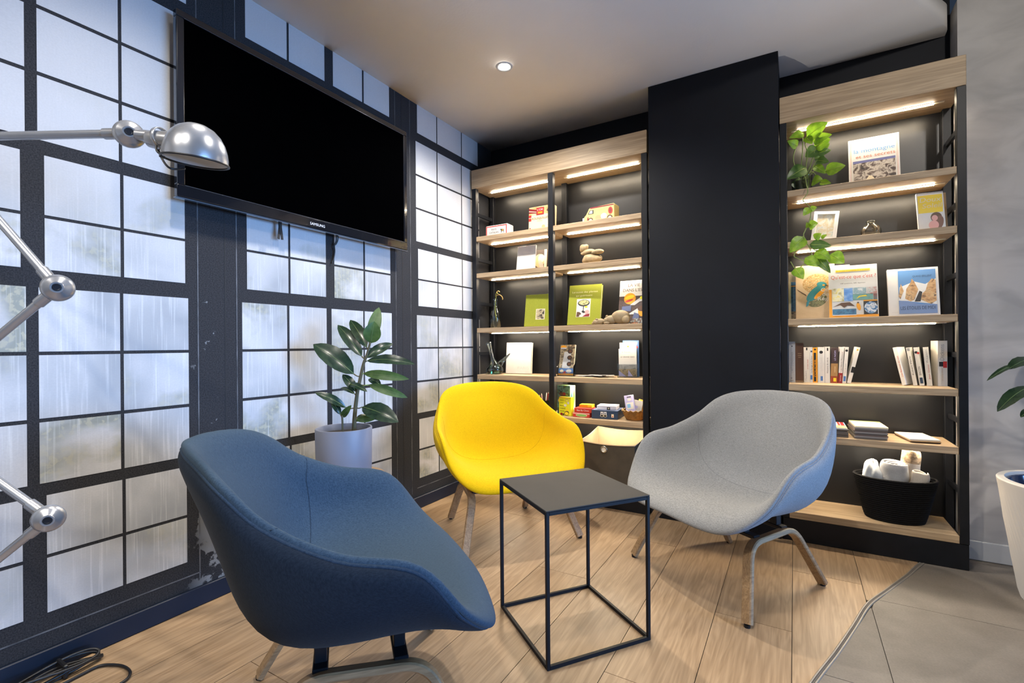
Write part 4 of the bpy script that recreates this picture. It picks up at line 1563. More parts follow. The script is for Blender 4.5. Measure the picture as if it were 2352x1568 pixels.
WHITE = ink('paper white', (0.66, 0.65, 0.63))
CREAM = ink('cream', (0.75, 0.66, 0.46))
BLACK = ink('black', (0.012, 0.012, 0.014))
GREYT = ink('grey type', (0.28, 0.28, 0.29))
RED = ink('red', (0.50, 0.030, 0.022))
DRED = ink('deep red', (0.24, 0.012, 0.018))
BLUE = ink('blue', (0.055, 0.17, 0.46))
LBLUE = ink('light blue', (0.16, 0.40, 0.72))
NAVYI = ink('navy', (0.020, 0.045, 0.095))
GREEN = ink('olive green cloth', (0.30, 0.34, 0.035))
ORANGE = ink('orange', (0.80, 0.34, 0.015))
YEL = ink('yellow', (0.85, 0.62, 0.02))
LIME = ink('lime yellow', (0.72, 0.72, 0.02))
BROWN = ink('brown', (0.10, 0.045, 0.022))
TAN = ink('tan', (0.52, 0.36, 0.19))
TEAL = ink('teal', (0.03, 0.22, 0.25))
LILAC = ink('lilac', (0.40, 0.39, 0.68))
PINK = ink('pink', (0.70, 0.35, 0.32))
GREY = ink('pale grey', (0.55, 0.55, 0.55))


def book(label, x0, x1, y, z, h, d, cover, lean=0.0, yaw=0.0, group=None, name='book', cat='book', hard=True):
    """standing book that shows its front; x0..x1 along the shelf, y = lower front edge, leaning back"""
    w = x1 - x0
    la = math.radians(lean)
    t = thing(name, label, cat, ((x0 + x1) / 2, y + d / 2, z + d / 2 * math.sin(la) + 0.0006), (-la, 0, math.radians(yaw)), group)
    c = 0.0025 if hard else 0.0008
    bm = bmesh.new()
    box(bm, -w / 2, w / 2, -d / 2, -d / 2 + c, 0, h, 0.0005)
    box(bm, -w / 2, w / 2, d / 2 - c, d / 2, 0, h, 0.0005)
    box(bm, -w / 2, -w / 2 + c, -d / 2 + c, d / 2 - c, 0, h)
    obj('cover', bm, cover, t)
    g = 0.004 if hard else 0.0006
    obj('pages', B(-w / 2 + c, w / 2 - g, -d / 2 + c, d / 2 - c, g * 0.6, h - g), M_PAPER, t)
    return t, w, h, d


def carton(label, x0, x1, y, z, h, d, m, lean=0.0, yaw=0.0, group=None, name='game_box', cat='box', bev=0.001):
    w = x1 - x0
    la = math.radians(lean)
    t = thing(name, label, cat, ((x0 + x1) / 2, y + d / 2, z + d / 2 * math.sin(la) + 0.0006), (-la, 0, math.radians(yaw)), group)
    obj('carton', B(-w / 2, w / 2, -d / 2, d / 2, 0, h, bev, 1), m, t)
    return t, w, h, d


def fr_(t, pr, w, d, name='cover_print'):
    return pr.build(name, t, (-w / 2, -d / 2, 0), (1, 0, 0), (0, 0, 1))


S1T, S2T, S3T, S4T, S5T, S6T = 1.768, 1.508, 1.120, 0.791, 0.536, 0.148
# ---- corner bookcase, top row
t, w, h, d = carton('white tin with red border reading PAYS CATALAN, top shelf of corner bookcase', 0.106, 0.290, -0.245, S1T, 0.076, 0.085, plain('white tin', (0.72, 0.72, 0.73), 0.35), name='biscuit_tin', bev=0.006)
p = Print().rect(0.006, 0.004, w - 0.006, h - 0.005, RED).rect(0.013, 0.009, w - 0.013, h - 0.012, WHITE)
p.text('PAYS', 0.072, 0.039, 0.0125, BLACK, align='C', width=0.042).text('CATALAN', 0.072, 0.018, 0.0125, BLACK, align='C', width=0.074)
p.poly([(0.125, 0.038), (0.131, 0.044), (0.136, 0.040), (0.150, 0.040), (0.153, 0.034), (0.153, 0.014), (0.150, 0.014), (0.149, 0.027), (0.138, 0.027), (0.136, 0.014), (0.133, 0.014), (0.132, 0.030), (0.128, 0.036)], BLACK)
p.rect(0.138, 0.029, 0.149, 0.037, ORANGE)
fr_(t, p, w, d, 'front_print')
t, w, h, d = carton('cream biscuit box with red panels standing on top shelf behind the middle post', 0.425, 0.612, -0.190, S1T, 0.172, 0.05, plain('cream card', (0.74, 0.64, 0.44), 0.5), 4, name='biscuit_box')
p = Print().rect(0, 0.115, w, h, print_mat('warm biscuit photo', [(0.55, 0.22, 0.06), (0.75, 0.50, 0.22), (0.78, 0.66, 0.44)], 30))
p.poly([(0, 0.13), (0.06, 0.125), (0.06, 0.150), (0, 0.165)], DRED).poly([(0, 0.143), (0.06, 0.132), (0.06, 0.136), (0, 0.149)], CREAM).rect(0.0, 0.075, 0.02, 0.118, RED).rect(0.0, 0.095, 0.02, 0.099, CREAM)
p.rect(0.058, 0.112, 0.116, 0.164, DRED).rect(0.061, 0.115, 0.113, 0.161, RED).text("L'OR", 0.087, 0.142, 0.013, WHITE, align='C', width=0.044).rect(0.07, 0.122, 0.104, 0.134, ORANGE)
p.text('ROUSQUILLES', 0.088, 0.083, 0.0145, BROWN, align='C', width=0.124).text('TENDRES', 0.085, 0.068, 0.007, TAN, align='C', width=0.04)
p.poly([(0.135, 0.135), (0.150, 0.155), (0.180, 0.135), (0.164, 0.115)], BROWN).rect(0.158, 0.08, 0.178, 0.098, RED)
p.disc(0.115, 0.028, 0.013, 0.012, TAN).disc(0.158, 0.033, 0.010, 0.009, TAN).disc(0.013, 0.024, 0.005, 0.005, DRED)
fr_(t, p, w, d, 'front_print')

# toy delivery van tin
t = thing('van_tin', 'cream and red biscuit tin shaped like an old delivery van, top shelf', 'tin', (0.945, -0.165, S1T + 0.0005), (0, 0, math.radians(-4)))
M_VAN = plain('cream tin', (0.72, 0.58, 0.24), 0.35)
vp = [(-0.105, 0.0), (0.098, 0.0), (0.100, 0.006), (0.100, 0.100), (0.095, 0.106), (-0.062, 0.102), (-0.074, 0.094), (-0.088, 0.058), (-0.104, 0.050), (-0.107, 0.040)]
bm = bmesh.new()
a = [bm.verts.new((x, -0.04, z)) for x, z in vp]
b = [bm.verts.new((x, 0.04, z)) for x, z in vp]
bm.faces.new(a)
bm.faces.new(list(reversed(b)))
for i in range(len(vp)):
    j = (i + 1) % len(vp)
    bm.faces.new((a[i], b[i], b[j], a[j]))
bmesh.ops.bevel(bm, geom=[e for e in bm.edges if abs(e.verts[0].co.y - e.verts[1].co.y) < 1e-6], offset=0.003, segments=2, affect='EDGES')
obj('body', bm, M_VAN, t)
p = Print().rect(0.045, 0.094, 0.204, 0.102, DRED).rect(0.012, 0.0, 0.204, 0.016, DRED).poly([(0.016, 0.0), (0.05, 0.0), (0.028, 0.048)], DRED)
p.poly([(0.030, 0.060), (0.068, 0.060), (0.068, 0.084), (0.040, 0.084)], BLACK).poly([(0.036, 0.063), (0.061, 0.063), (0.061, 0.081), (0.043, 0.081)], WHITE)
p.disc(0.098, 0.032, 0.019, 0.016, TAN).disc(0.138, 0.036, 0.021, 0.018, WHITE).disc(0.182, 0.064, 0.015, 0.022, RED).disc(0.182, 0.064, 0.008, 0.015, DRED)
p.text('Rousquilles Tendres', 0.128, 0.077, 0.0055, TAN, align='C', width=0.072).text('depuis 1920', 0.128, 0.066, 0.005, TAN, align='C', width=0.038)
p.build('side_print', t, (-0.107, -0.04, 0), (1, 0, 0), (0, 0, 1), 0.0006)
for x in (-0.058, 0.072):
    bm = bmesh.new()
    lathe(bm, [(0.0, 0.0), (0.017, 0.0), (0.018, 0.004), (0.0, 0.004)], 20)
    lathe(bm, [(0.0, 0.0045), (0.011, 0.0045), (0.011, 0.004)], 20, mi=1)
    wv = obj_raw('wheel', oriented(bm, (0, -1, 0), Vector((x, -0.0405, 0.0185))), [BROWN, CREAM], t)
obj('bonnet', B(-0.122, -0.106, -0.033, 0.033, 0.004, 0.046, 0.005, 2), plain('white tin', (0.72, 0.72, 0.73), 0.35), t)

# ---- second row
t, w, h, d = book('blank white book standing on the second shelf, left half of corner bookcase', 0.330, 0.474, -0.200, S2T, 0.178, 0.012, WHITE, 9)
t, w, h, d = book('dark picture book leaning half hidden behind the blank white book', 0.415, 0.522, -0.120, S2T + 0.001, 0.152, 0.016, BROWN, 7, 4)
p = Print().rect(0, 0, w, h, print_mat('dark studio photo', [(0.02, 0.016, 0.014), (0.05, 0.035, 0.03), (0.03, 0.02, 0.02)], 20)).disc(0.052, 0.075, 0.038, 0.048, TAN).disc(0.066, 0.09, 0.024, 0.030, CREAM).disc(0.065, 0.046, 0.015, 0.036, PINK, rot=0.4).rect(0.088, 0.0, w, h, CREAM)
fr_(t, p, w, d)


def lump(bm, c, r, sc, seed, amp=0.12, sub=3):
    rr = random.Random(seed)
    res = bmesh.ops.create_icosphere(bm, subdivisions=sub, radius=1.0)
    ph = [(Vector((rr.uniform(-1, 1), rr.uniform(-1, 1), rr.uniform(-1, 1))) * 2.6, rr.uniform(0, 6)) for _ in range(5)]
    for v in res['verts']:
        k = 1 + amp * sum(math.sin(v.co.dot(a) + f) for a, f in ph) / 2.5
        v.co = Vector((v.co.x * sc[0] * k, v.co.y * sc[1] * k, v.co.z * sc[2] * k)) * r + Vector(c)
    return bm


M_STONE = plain('sandy stone', (0.34, 0.26, 0.15), 0.85, noise=0.35, nscale=30, bump=0.6, bscale=90)
t = thing('stone_figure', 'rough sandstone carving of a crouching figure, second shelf right of the middle post', 'sculpture', (0.868, -0.17, S2T))
bm = lump(bmesh.new(), (-0.002, 0, 0.0425), 0.032, (2.3, 1.5, 1.05), 3, 0.30)
obj('stone_base', bm, M_STONE, t, True)
bm = lump(bmesh.new(), (-0.020, 0, 0.084), 0.022, (2.3, 1.7, 1.05), 5, 0.34)
obj('stone_body', bm, M_STONE, t, True)
bm = lump(bmesh.new(), (-0.040, -0.002, 0.116), 0.022, (1.3, 1.0, 1.2), 8, 0.32)
obj('stone_head', bm, M_STONE, t, True)
bm = lump(bmesh.new(), (0.055, -0.005, 0.080), 0.018, (2.3, 1.3, 0.95), 9, 0.26)
obj('stone_limb', bm, M_STONE, t, True)

# ---- third row
t = thing('glass_bottle', 'clear glass bottle holding a dried twig, third shelf by the mural', 'bottle', (0.138, -0.17, S3T + 0.0005))
obj('bottle_glass', lathe(bmesh.new(), [(0.0, 0.0), (0.036, 0.0), (0.039, 0.004), (0.039, 0.085), (0.034, 0.112), (0.018, 0.150), (0.0135, 0.170), (0.0130, 0.200), (0.0155, 0.203), (0.0155, 0.214),
    (0.0115, 0.214), (0.0105, 0.170), (0.0155, 0.150), (0.0315, 0.112), (0.0365, 0.085), (0.0365, 0.006), (0.0, 0.006)], 32), M_GLASS, t, True)
M_TWIG = plain('dry twig', (0.40, 0.27, 0.10), 0.8, noise=0.3, nscale=60)
obj('twig', tube(bmesh.new(), smooth_path([(0.012, 0.0, 0.05), (-0.002, 0.0, 0.12), (0.0, 0.0, 0.2), (0.006, 0.0, 0.222), (0.002, 0, 0.242), (0.015, -0.004, 0.256), (0.026, -0.006, 0.246)], 5), 0.0026, 7), plain('green yellow twig', (0.32, 0.33, 0.06), 0.7), t, True)
obj('twig', tube(bmesh.new(), smooth_path([(0.008, 0.0, 0.235), (0.030, -0.004, 0.240), (0.052, -0.008, 0.232), (0.066, -0.01, 0.216), (0.066, -0.01, 0.202)], 5), 0.0034, 7, scale=None), M_TWIG, t, True)
obj('twig', tube(bmesh.new(), smooth_path([(0.004, 0.0, 0.240), (0.010, 0.004, 0.262), (0.024, 0.004, 0.268), (0.036, 0.0, 0.260)], 5), 0.0030, 7), M_TWIG, t, True)

M_GCLOTH = fabric('olive book cloth', (0.24, 0.27, 0.028), (0.36, 0.385, 0.05), 0, 500)
t, w, h, d = book('olive green cloth book with a small square picture, cut by the middle post', 0.400, 0.606, -0.215, S3T, 0.222, 0.022, M_GCLOTH, 10, 3)
p = Print().rect(0.083, 0.046, 0.150, 0.120, CREAM).rect(0.088, 0.051, 0.145, 0.115, print_mat('engraving', [(0.02, 0.018, 0.015), (0.05, 0.04, 0.03), (0.62, 0.52, 0.32), (0.05, 0.03, 0.03)], 60))
fr_(t, p, w, d)
t, w, h, d = book('olive green cloth book titled Larousse des plantes qui guérissent, right of the middle post', 0.722, 0.940, -0.215, S3T, 0.268, 0.026, M_GCLOTH, 13, 4)
CRM2 = ink('pale yellow', (0.80, 0.74, 0.42))
p = Print().text('Larousse des plantes', w / 2 - 0.002, 0.214, 0.0125, CRM2, align='C', width=0.172).text('qui guérissent', w / 2 - 0.006, 0.190, 0.0125, CRM2, align='C', width=0.110)
p.rect(0.056, 0.050, 0.150, 0.172, CREAM).rect(0.059, 0.053, 0.147, 0.169, WHITE)
p.disc(0.104, 0.144, 0.040, 0.023, BLACK).disc(0.104, 0.147, 0.034, 0.017, print_mat('mushroom cap', [(0.05, 0.05, 0.03), (0.55, 0.52, 0.22), (0.68, 0.64, 0.32)], 120)).poly([(0.102, 0.09), (0.106, 0.09), (0.107, 0.124), (0.101, 0.124)], BLACK)
p.poly([(0.059, 0.053), (0.078, 0.053), (0.082, 0.083), (0.062, 0.086)], BROWN).poly([(0.10, 0.053), (0.145, 0.053), (0.147, 0.072), (0.12, 0.066)], DRED).disc(0.129, 0.083, 0.015, 0.013, PINK, rot=0.6).disc(0.105, 0.085, 0.012, 0.007, BLACK, rot=-0.4).disc(0.083, 0.072, 0.007, 0.007, BROWN).disc(0.122, 0.117, 0.010, 0.006, YEL)
fr_(t, p, w, d)
t, w, h, d = book("white science book titled LA VIE DANS L'ESPACE with an orange planet, third shelf", 1.050, 1.226, -0.185, S3T, 0.280, 0.012, WHITE, 12, 0)
p = Print().rect(0, 0, w, 0.178, print_mat('space dark', [(0.05, 0.03, 0.025), (0.085, 0.05, 0.04), (0.04, 0.025, 0.03)], 90))
p.text('LA VIE', 0.090, 0.238, 0.021, BROWN, align='C', width=0.075).text("DANS L'ESPACE", 0.022, 0.207, 0.020, BROWN, width=0.184)
p.it[-1] = ([(min(u, w - 0.0005), v) for u, v in p.it[-1][0]], p.it[-1][1], p.it[-1][2])
p.disc(0.068, 0.162, 0.037, 0.036, ORANGE, 26, 0.2).disc(0.066, 0.170, 0.030, 0.012, YEL, 18, 0.25).disc(0.064, 0.148, 0.026, 0.007, RED, 18, 0.3)
p.poly([(0.07, 0.120), (0.11, 0.150), (0.150, 0.178), (w, 0.182), (w, 0.150), (0.130, 0.140), (0.10, 0.118)], GREY).disc(0.140, 0.163, 0.010, 0.010, LIME)
p.poly([(0.06, 0.060), (0.14, 0.110), (w, 0.128), (w, 0.10), (0.12, 0.06)], WHITE).poly([(0.02, 0.085), (0.078, 0.080), (0.080, 0.116), (0.022, 0.112)], ink('slate blue', (0.10, 0.13, 0.26)))
p.disc(0.150, 0.075, 0.026, 0.030, ORANGE).disc(0.148, 0.095, 0.028, 0.018, BROWN).poly([(0.09, 0.03), (0.13, 0.02), (0.13, 0.06), (0.10, 0.072)], ink('slate blue', (0.10, 0.13, 0.26))).poly([(0.06, 0.0), (0.17, 0.0), (0.17, 0.03), (0.10, 0.035)], print_mat('crew kit', [(0.5, 0.5, 0.48), (0.05, 0.06, 0.06), (0.6, 0.2, 0.06)], 90))
fr_(t, p, w, d)

M_BEAR = plain('tan carved stone', (0.30, 0.225, 0.125), 0.6, noise=0.3, nscale=14, bump=0.25, bscale=80)
t = thing('stone_bear', 'tan stone bear lying on its belly, third shelf in front of the space book', 'sculpture', (1.055, -0.232, S3T + 0.0005))
bm = bmesh.new()
lump(bm, (0.028, 0.0, 0.0450), 0.042, (1.35, 0.75, 1.0), 21, 0.04)
lump(bm, (-0.030, -0.002, 0.030), 0.030, (1.35, 0.85, 0.92), 22, 0.04)
obj('body', bm, M_BEAR, t, True)
bm = lump(bmesh.new(), (-0.058, -0.006, 0.024), 0.021, (1.0, 0.9, 1.0), 23, 0.03)
lump(bm, (-0.066, -0.012, 0.020), 0.013, (1.3, 1.0, 0.95), 24, 0.03, 2)
hd = obj('head', bm, M_BEAR, t, True)
obj('ear', lump(bmesh.new(), (-0.056, -0.006, 0.050), 0.0095, (1, 0.7, 1), 25, 0.02, 2), M_BEAR, hd, True)
obj('ear', lump(bmesh.new(), (-0.046, 0.012, 0.048), 0.0085, (1, 0.7, 1), 26, 0.02, 2), M_BEAR, hd, True)
obj('hind_leg', lump(bmesh.new(), (0.066, -0.016, 0.0285), 0.026, (1.0, 0.7, 0.98), 27, 0.05), M_BEAR, t, True)
obj('fore_paw', lump(bmesh.new(), (-0.052, -0.022, 0.009), 0.010, (2.0, 1.0, 0.85), 28, 0.03, 2), M_BEAR, t, True)
t = thing('stone_bear_cub', 'small tan stone bear cub beside the larger stone bear', 'sculpture', (0.945, -0.240, S3T + 0.0005))
bm = lump(bmesh.new(), (0.012, 0.0, 0.020), 0.020, (1.25, 0.8, 0.98), 31, 0.05)
obj('body', bm, M_BEAR, t, True)
bm = lump(bmesh.new(), (-0.016, -0.006, 0.017), 0.016, (1.2, 0.9, 0.95), 32, 0.05)
hd = obj('head', bm, M_BEAR, t, True)
obj('ear', lump(bmesh.new(), (-0.010, -0.008, 0.034), 0.008, (1.2, 0.7, 0.9), 33, 0.03, 2), M_BEAR, hd, True)
obj('ear', lump(bmesh.new(), (-0.004, 0.008, 0.033), 0.007, (1.2, 0.7, 0.9), 34, 0.03, 2), M_BEAR, hd, True)
obj('muzzle', lump(bmesh.new(), (-0.033, -0.008, 0.010), 0.008, (1.2, 1.0, 0.9), 35, 0.03, 2), M_BEAR, hd, True)

# ---- fourth row
t = thing('glass_porron', 'long necked glass wine pitcher with a pointed spout, fourth shelf by the mural', 'pitcher', (0.145, -0.20, S4T + 0.0005))
cen, rad = [], []
ctl = [(0.0, 0.0, 0.0005, 0.036), (0.0, 0, 0.004, 0.052), (0.0, 0, 0.022, 0.064), (-0.001, 0, 0.040, 0.062), (-0.004, 0, 0.062, 0.047), (-0.009, 0, 0.085, 0.026), (-0.015, 0, 0.105, 0.0155), (-0.026, 0, 0.145, 0.0135), (-0.038, 0, 0.190, 0.014), (-0.046, 0, 0.216, 0.0185), (-0.048, 0, 0.222, 0.0195)]
for x, y, z, r in ctl:
    cen.append((x, y, z))
    rad.append(r)
inner = [(x, y, z, max(r - 0.0025, 0.002)) for x, y, z, r in ctl[1:]]
bm = tube(bmesh.new(), cen + [(-0.048, 0, 0.2225)] + [(a, b_, c + 0.002) for a, b_, c, _ in reversed(inner)], 1.0, 28, scale=rad + [0.018] + [q[3] for q in reversed(inner)])
obj('vessel', bm, M_GLASS, t, True)
obj('spout', tube(bmesh.new(), [(0.030, -0.004, 0.048), (0.060, -0.012, 0.080), (0.100, -0.022, 0.112), (0.150, -0.034, 0.148)], 1.0, 20, scale=[0.026, 0.0185, 0.0105, 0.0035]), M_GLASS, t, True)
obj('wine_remnant', tube(bmesh.new(), [(0, 0, 0.0060), (0, 0, 0.010), (0, 0, 0.022)], 1.0, 28, scale=[0.044, 0.052, 0.0605]), glass('pale green drink', (0.50, 0.72, 0.50), 0.0, 1.0), t, True)
t, w, h, d = book('tall white book titled PARIS standing behind the glass pitcher', 0.190, 0.388, -0.115, S4T, 0.222, 0.026, WHITE, 6, 5)
p = Print().text('PARIS', w - 0.018, 0.030, 0.021, GREY, align='R', width=0.086).rect(w - 0.104, 0.016, w - 0.022, 0.0172, GREY)
fr_(t, p, w, d)

M_ACRYL = glass('clear acrylic', (0.95, 0.96, 0.96), 0.02, 1.2)


def holder(label, x, y, z, yaw, w, h_back, h_front):
    t = thing('leaflet_holder', label, 'leaflet holder', (x, y, z + 0.0006), (0, 0, math.radians(yaw)), 'acrylic leaflet holders')
    k = 0.25
    obj('front_panel', sweep(bmesh.new(), [(0, -0.028, 0.003), (0, -0.028 - 0.0, h_front)], rsect(w, 0.002, 0.0004), up=(0, 1, 0)), M_ACRYL, t)
    obj('back_panel', sweep(bmesh.new(), [(0, 0.020, 0.003), (0, 0.020 + k * h_back, h_back)], rsect(w, 0.002, 0.0004), up=(0, 1, 0)), M_ACRYL, t)
    for s in (-1, 1):
        bm = bmesh.new()
        xx = s * w / 2
        v = [bm.verts.new((xx - 0.001, a, c)) for a, c in ((-0.028, 0.002), (0.020, 0.002), (0.020 + k * h_back * 0.75, h_back * 0.75), (-0.028, h_front))]
        u = [bm.verts.new((xx + 0.001, a, c)) for a, c in ((-0.028, 0.002), (0.020, 0.002), (0.020 + k * h_back * 0.75, h_back * 0.75), (-0.028, h_front))]
        bm.faces.new(v)
        bm.faces.new(u)
        for i in range(4):
            bm.faces.new((v[i], v[(i + 1) % 4], u[(i + 1) % 4], u[i]))
        obj('side_panel', bm, M_ACRYL, t)
    obj('base_panel', B(-w / 2, w / 2, -0.028, 0.022, 0.0, 0.0025), M_ACRYL, t)
    return t


def leaflet(label, x, y, z, yaw, w, h, d, lean, m, pr, group='printed leaflets'):
    la = math.radians(lean)
    t = thing('leaflet_stack', label, 'leaflets', (x, y, z), (-la, 0, math.radians(yaw)), group)
    obj('sheets', B(-w / 2, w / 2, -d / 2, d / 2, 0, h), m, t)
    if pr:
        pr.build('front_print', t, (-w / 2, -d / 2, 0), (1, 0, 0), (0, 0, 1))
    return t


HX, HY = 0.706, -0.195
holder('clear acrylic leaflet holder with a photo leaflet, fourth shelf right of the middle post', HX, HY, S4T, 3, 0.112, 0.15, 0.062)
p = Print().rect(0, 0, 0.104, 0.205, print_mat('cave photo', [(0.02, 0.018, 0.015), (0.10, 0.07, 0.04), (0.45, 0.36, 0.22), (0.06, 0.05, 0.04)], 40)).poly([(0.02, 0.05), (0.075, 0.045), (0.078, 0.165), (0.03, 0.155)], GREY)
for v in (0.160, 0.118, 0.075):
    p.disc(0.070, v, 0.017, 0.015, BLACK).disc(0.070, v, 0.012, 0.010, BROWN)
p.disc(0.022, 0.188, 0.021, 0.013, ORANGE).rect(0.004, 0.176, 0.042, 0.186, GREY)
p.rect(0.0, 0.0, 0.104, 0.012, ORANGE).rect(0, 0.012, 0.104, 0.046, BLUE).disc(0.022, 0.028, 0.013, 0.010, CREAM).disc(0.072, 0.028, 0.019, 0.012, WHITE).poly([(0.03, 0.012), (0.055, 0.012), (0.045, 0.030)], RED)
leaflet('photo leaflet with round dark pictures and a blue foot, in the left acrylic holder', HX, HY - 0.012, S4T + 0.0055, 3, 0.104, 0.205, 0.012, 14, CREAM, p)
HX2, HY2 = 1.100, -0.150


def hpos(a, b):
    c, s = math.cos(math.radians(18)), math.sin(math.radians(18))
    return HX2 + a * c - b * s, HY2 + a * s + b * c


holder('clear acrylic leaflet holder with white leaflets, fourth shelf by the column', HX2, HY2, S4T, 18, 0.125, 0.17, 0.085)
p = Print().rect(0, 0, 0.108, 0.175, WHITE).text('la Rando', 0.045, 0.150, 0.010, GREYT, align='C', width=0.052).text('LE GRAND RAID', 0.054, 0.118, 0.010, BLACK, align='C', width=0.085).rect(0.016, 0.108, 0.090, 0.1095, GREY)
p.rect(0, 0.0, 0.108, 0.075, print_mat('hill photo', [(0.03, 0.03, 0.03), (0.30, 0.29, 0.28), (0.08, 0.08, 0.08)], 36)).rect(0, 0, 0.108, 0.046, print_mat('dry scrub photo', [(0.10, 0.09, 0.06), (0.36, 0.27, 0.15), (0.06, 0.06, 0.05)], 70)).poly([(0.0, 0.0), (0.045, 0.0), (0.0, 0.036)], LILAC).poly([(0.055, 0.0), (0.085, 0.0), (0.058, 0.04)], LILAC)
leaflet('white leaflet titled LE GRAND RAID in the right acrylic holder', *hpos(0.0, -0.0165), S4T + 0.007, 18, 0.108, 0.175, 0.010, 14, WHITE, p)
p = Print().rect(0, 0, 0.104, 0.215, ink('warm white', (0.78, 0.74, 0.62))).disc(0.052, 0.190, 0.006, 0.005, YEL)
leaflet('plain cream leaflet rising behind the white one in the right acrylic holder', *hpos(0.004, 0.003), S4T + 0.007, 18, 0.104, 0.215, 0.009, 14, WHITE, p)
p = Print().rect(0, 0, 0.10, 0.235, BLUE).disc(0.058, 0.19, 0.036, 0.016, RED).rect(0.01, 0.208, 0.09, 0.225, WHITE)
leaflet('blue and red leaflet at the back of the right acrylic holder', *hpos(0.022, 0.034), S4T + 0.0025, 18, 0.10, 0.235, 0.006, 14.2, BLUE, p)
rr = random.Random(3)
for k, (x, y, yw, ln, lw, m) in enumerate(((0.845, -0.165, 12, 0.11, 0.15, GREY), (0.905, -0.150, -14, 0.12, 0.14, WHITE), (0.960, -0.190, 24, 0.10, 0.13, GREY))):
    t = thing('loose_leaflet', ['grey folded leaflet lying flat next to the photo leaflet holder', 'white leaflet lying flat halfway between the acrylic holders', 'pale leaflet lying flat near the right acrylic holder'][k], 'leaflet', (x, y, S4T + 0.0008 + 0.0030 * k), (0, 0, math.radians(yw)), 'loose leaflets on the fourth shelf')
    bm = bmesh.new()
    G = []
    for i in range(6):
        u = i / 5 - 0.5
        G.append([bm.verts.new((u * lw, s * ln / 2, 0.002 + 0.006 * abs(u) * (1 if k != 1 else 0.4))) for s in (-1, 1)])
    for a, b in zip(G, G[1:]):
        bm.faces.new((a[0], b[0], b[1], a[1]))
    bmesh.ops.solidify(bm, geom=bm.faces[:], thickness=0.0012)
    obj('sheet', bm, m, t)
    Print().rect(0.02, 0.02, lw - 0.03, ln * 0.5, print_mat('leaflet print %d' % k, [(0.25, 0.25, 0.35), (0.6, 0.6, 0.62), (0.3, 0.15, 0.12)], 50)).build('top_print', t, (-lw / 2, -ln / 2, 0.0062), (1, 0, 0), (0, 1, 0), 0.0012)

# ---- fifth row
t, w, h, d = carton('tall jungle game box standing behind the yellow card game box', 0.628, 0.727, -0.175, S5T, 0.190, 0.070, print_mat('jungle box', [(0.05, 0.16, 0.20), (0.20, 0.34, 0.12), (0.05, 0.08, 0.07)], 24), 0, -8)
p = Print().rect(0, 0, w, h, print_mat('jungle art', [(0.04, 0.15, 0.22), (0.12, 0.28, 0.30), (0.03, 0.06, 0.05), (0.30, 0.36, 0.10)], 26)).disc(0.04, 0.13, 0.026, 0.015, BROWN, rot=-0.3).disc(0.055, 0.135, 0.012, 0.010, DRED).disc(0.026, 0.09, 0.018, 0.016, ORANGE).disc(0.03, 0.09, 0.011, 0.010, BROWN).disc(0.035, 0.052, 0.015, 0.013, ORANGE).poly([(0.01, 0.16), (0.03, 0.15), (0.05, 0.16), (0.03, 0.14)], BLACK)
fr_(t, p, w, d, 'front_print')
Print().rect(0.004, 0.03, d - 0.004, h - 0.004, WHITE).poly([(0.02, 0.06), (0.032, 0.10), (0.024, 0.17), (0.012, 0.12)], TEAL).poly([(0.045, 0.05), (0.062, 0.1), (0.056, 0.18), (0.04, 0.13)], ink('leaf green', (0.18, 0.42, 0.10))).build('side_print', t, (w / 2, -d / 2, 0), (0, 1, 0), (0, 0, 1))
t, w, h, d = carton('yellow card game box reading TACO CHAT BOUC CHEESE PIZZA', 0.668, 0.757, -0.238, S5T, 0.120, 0.036, LIME, 0, -6)
p = Print().rect(0, h - 0.004, w, h, RED)
for k, s in enumerate(('TACO', 'CHAT', 'BOUC', 'CHEESE', 'PIZZA')):
    p.text(s, 0.008, 0.096 - 0.0175 * k, 0.0085, BLACK, width=0.0068 * len(s))
p.disc(0.060, 0.100, 0.014, 0.010, TAN).disc(0.060, 0.099, 0.010, 0.006, LIME).disc(0.070, 0.084, 0.007, 0.008, GREY).disc(0.048, 0.068, 0.010, 0.008, WHITE).poly([(0.055, 0.03), (0.074, 0.032), (0.064, 0.056)], YEL).disc(0.058, 0.0175, 0.018, 0.014, BROWN, 20, 0.3).disc(0.058, 0.016, 0.014, 0.010, YEL).disc(0.020, 0.011, 0.010, 0.008, DRED).disc(0.035, 0.010, 0.005, 0.006, BLACK)
fr_(t, p, w, d, 'front_print')
t, w, h, d = carton('red game box with a green oval, lowest in the small red stack', 0.770, 0.886, -0.246, S5T, 0.027, 0.090, RED, 0, -2)
p = Print().rect(0, 0.019, w, h, PINK).disc(0.060, 0.012, 0.040, 0.009, CREAM).disc(0.060, 0.012, 0.036, 0.007, ink('leaf green', (0.08, 0.22, 0.05)))
fr_(t, p, w, d, 'front_print')
t, w, h, d = carton('red game box with white lettering Bas Ba Chou, on top of the other red box', 0.776, 0.890, -0.240, S5T + 0.0285, 0.028, 0.085, RED, 0, 3)
p = Print().text('Bas Ba Chou', w / 2, 0.009, 0.011, WHITE, align='C', width=0.078)
fr_(t, p, w, d, 'front_print')
t, w, h, d = carton('small yellow and orange card box on top of the red boxes', 0.796, 0.880, -0.205, S5T + 0.0578, 0.018, 0.060, YEL, 0, 5)
Print().rect(0, 0.0, 0.055, 0.018, ORANGE).build('front_print', t, (-w / 2, -d / 2, 0), (1, 0, 0), (0, 0, 1))
t, w, h, d = carton('flat dark blue game box with a pair of card emblems', 0.893, 1.058, -0.246, S5T, 0.053, 0.170, NAVYI, 0, 4)
p = Print()
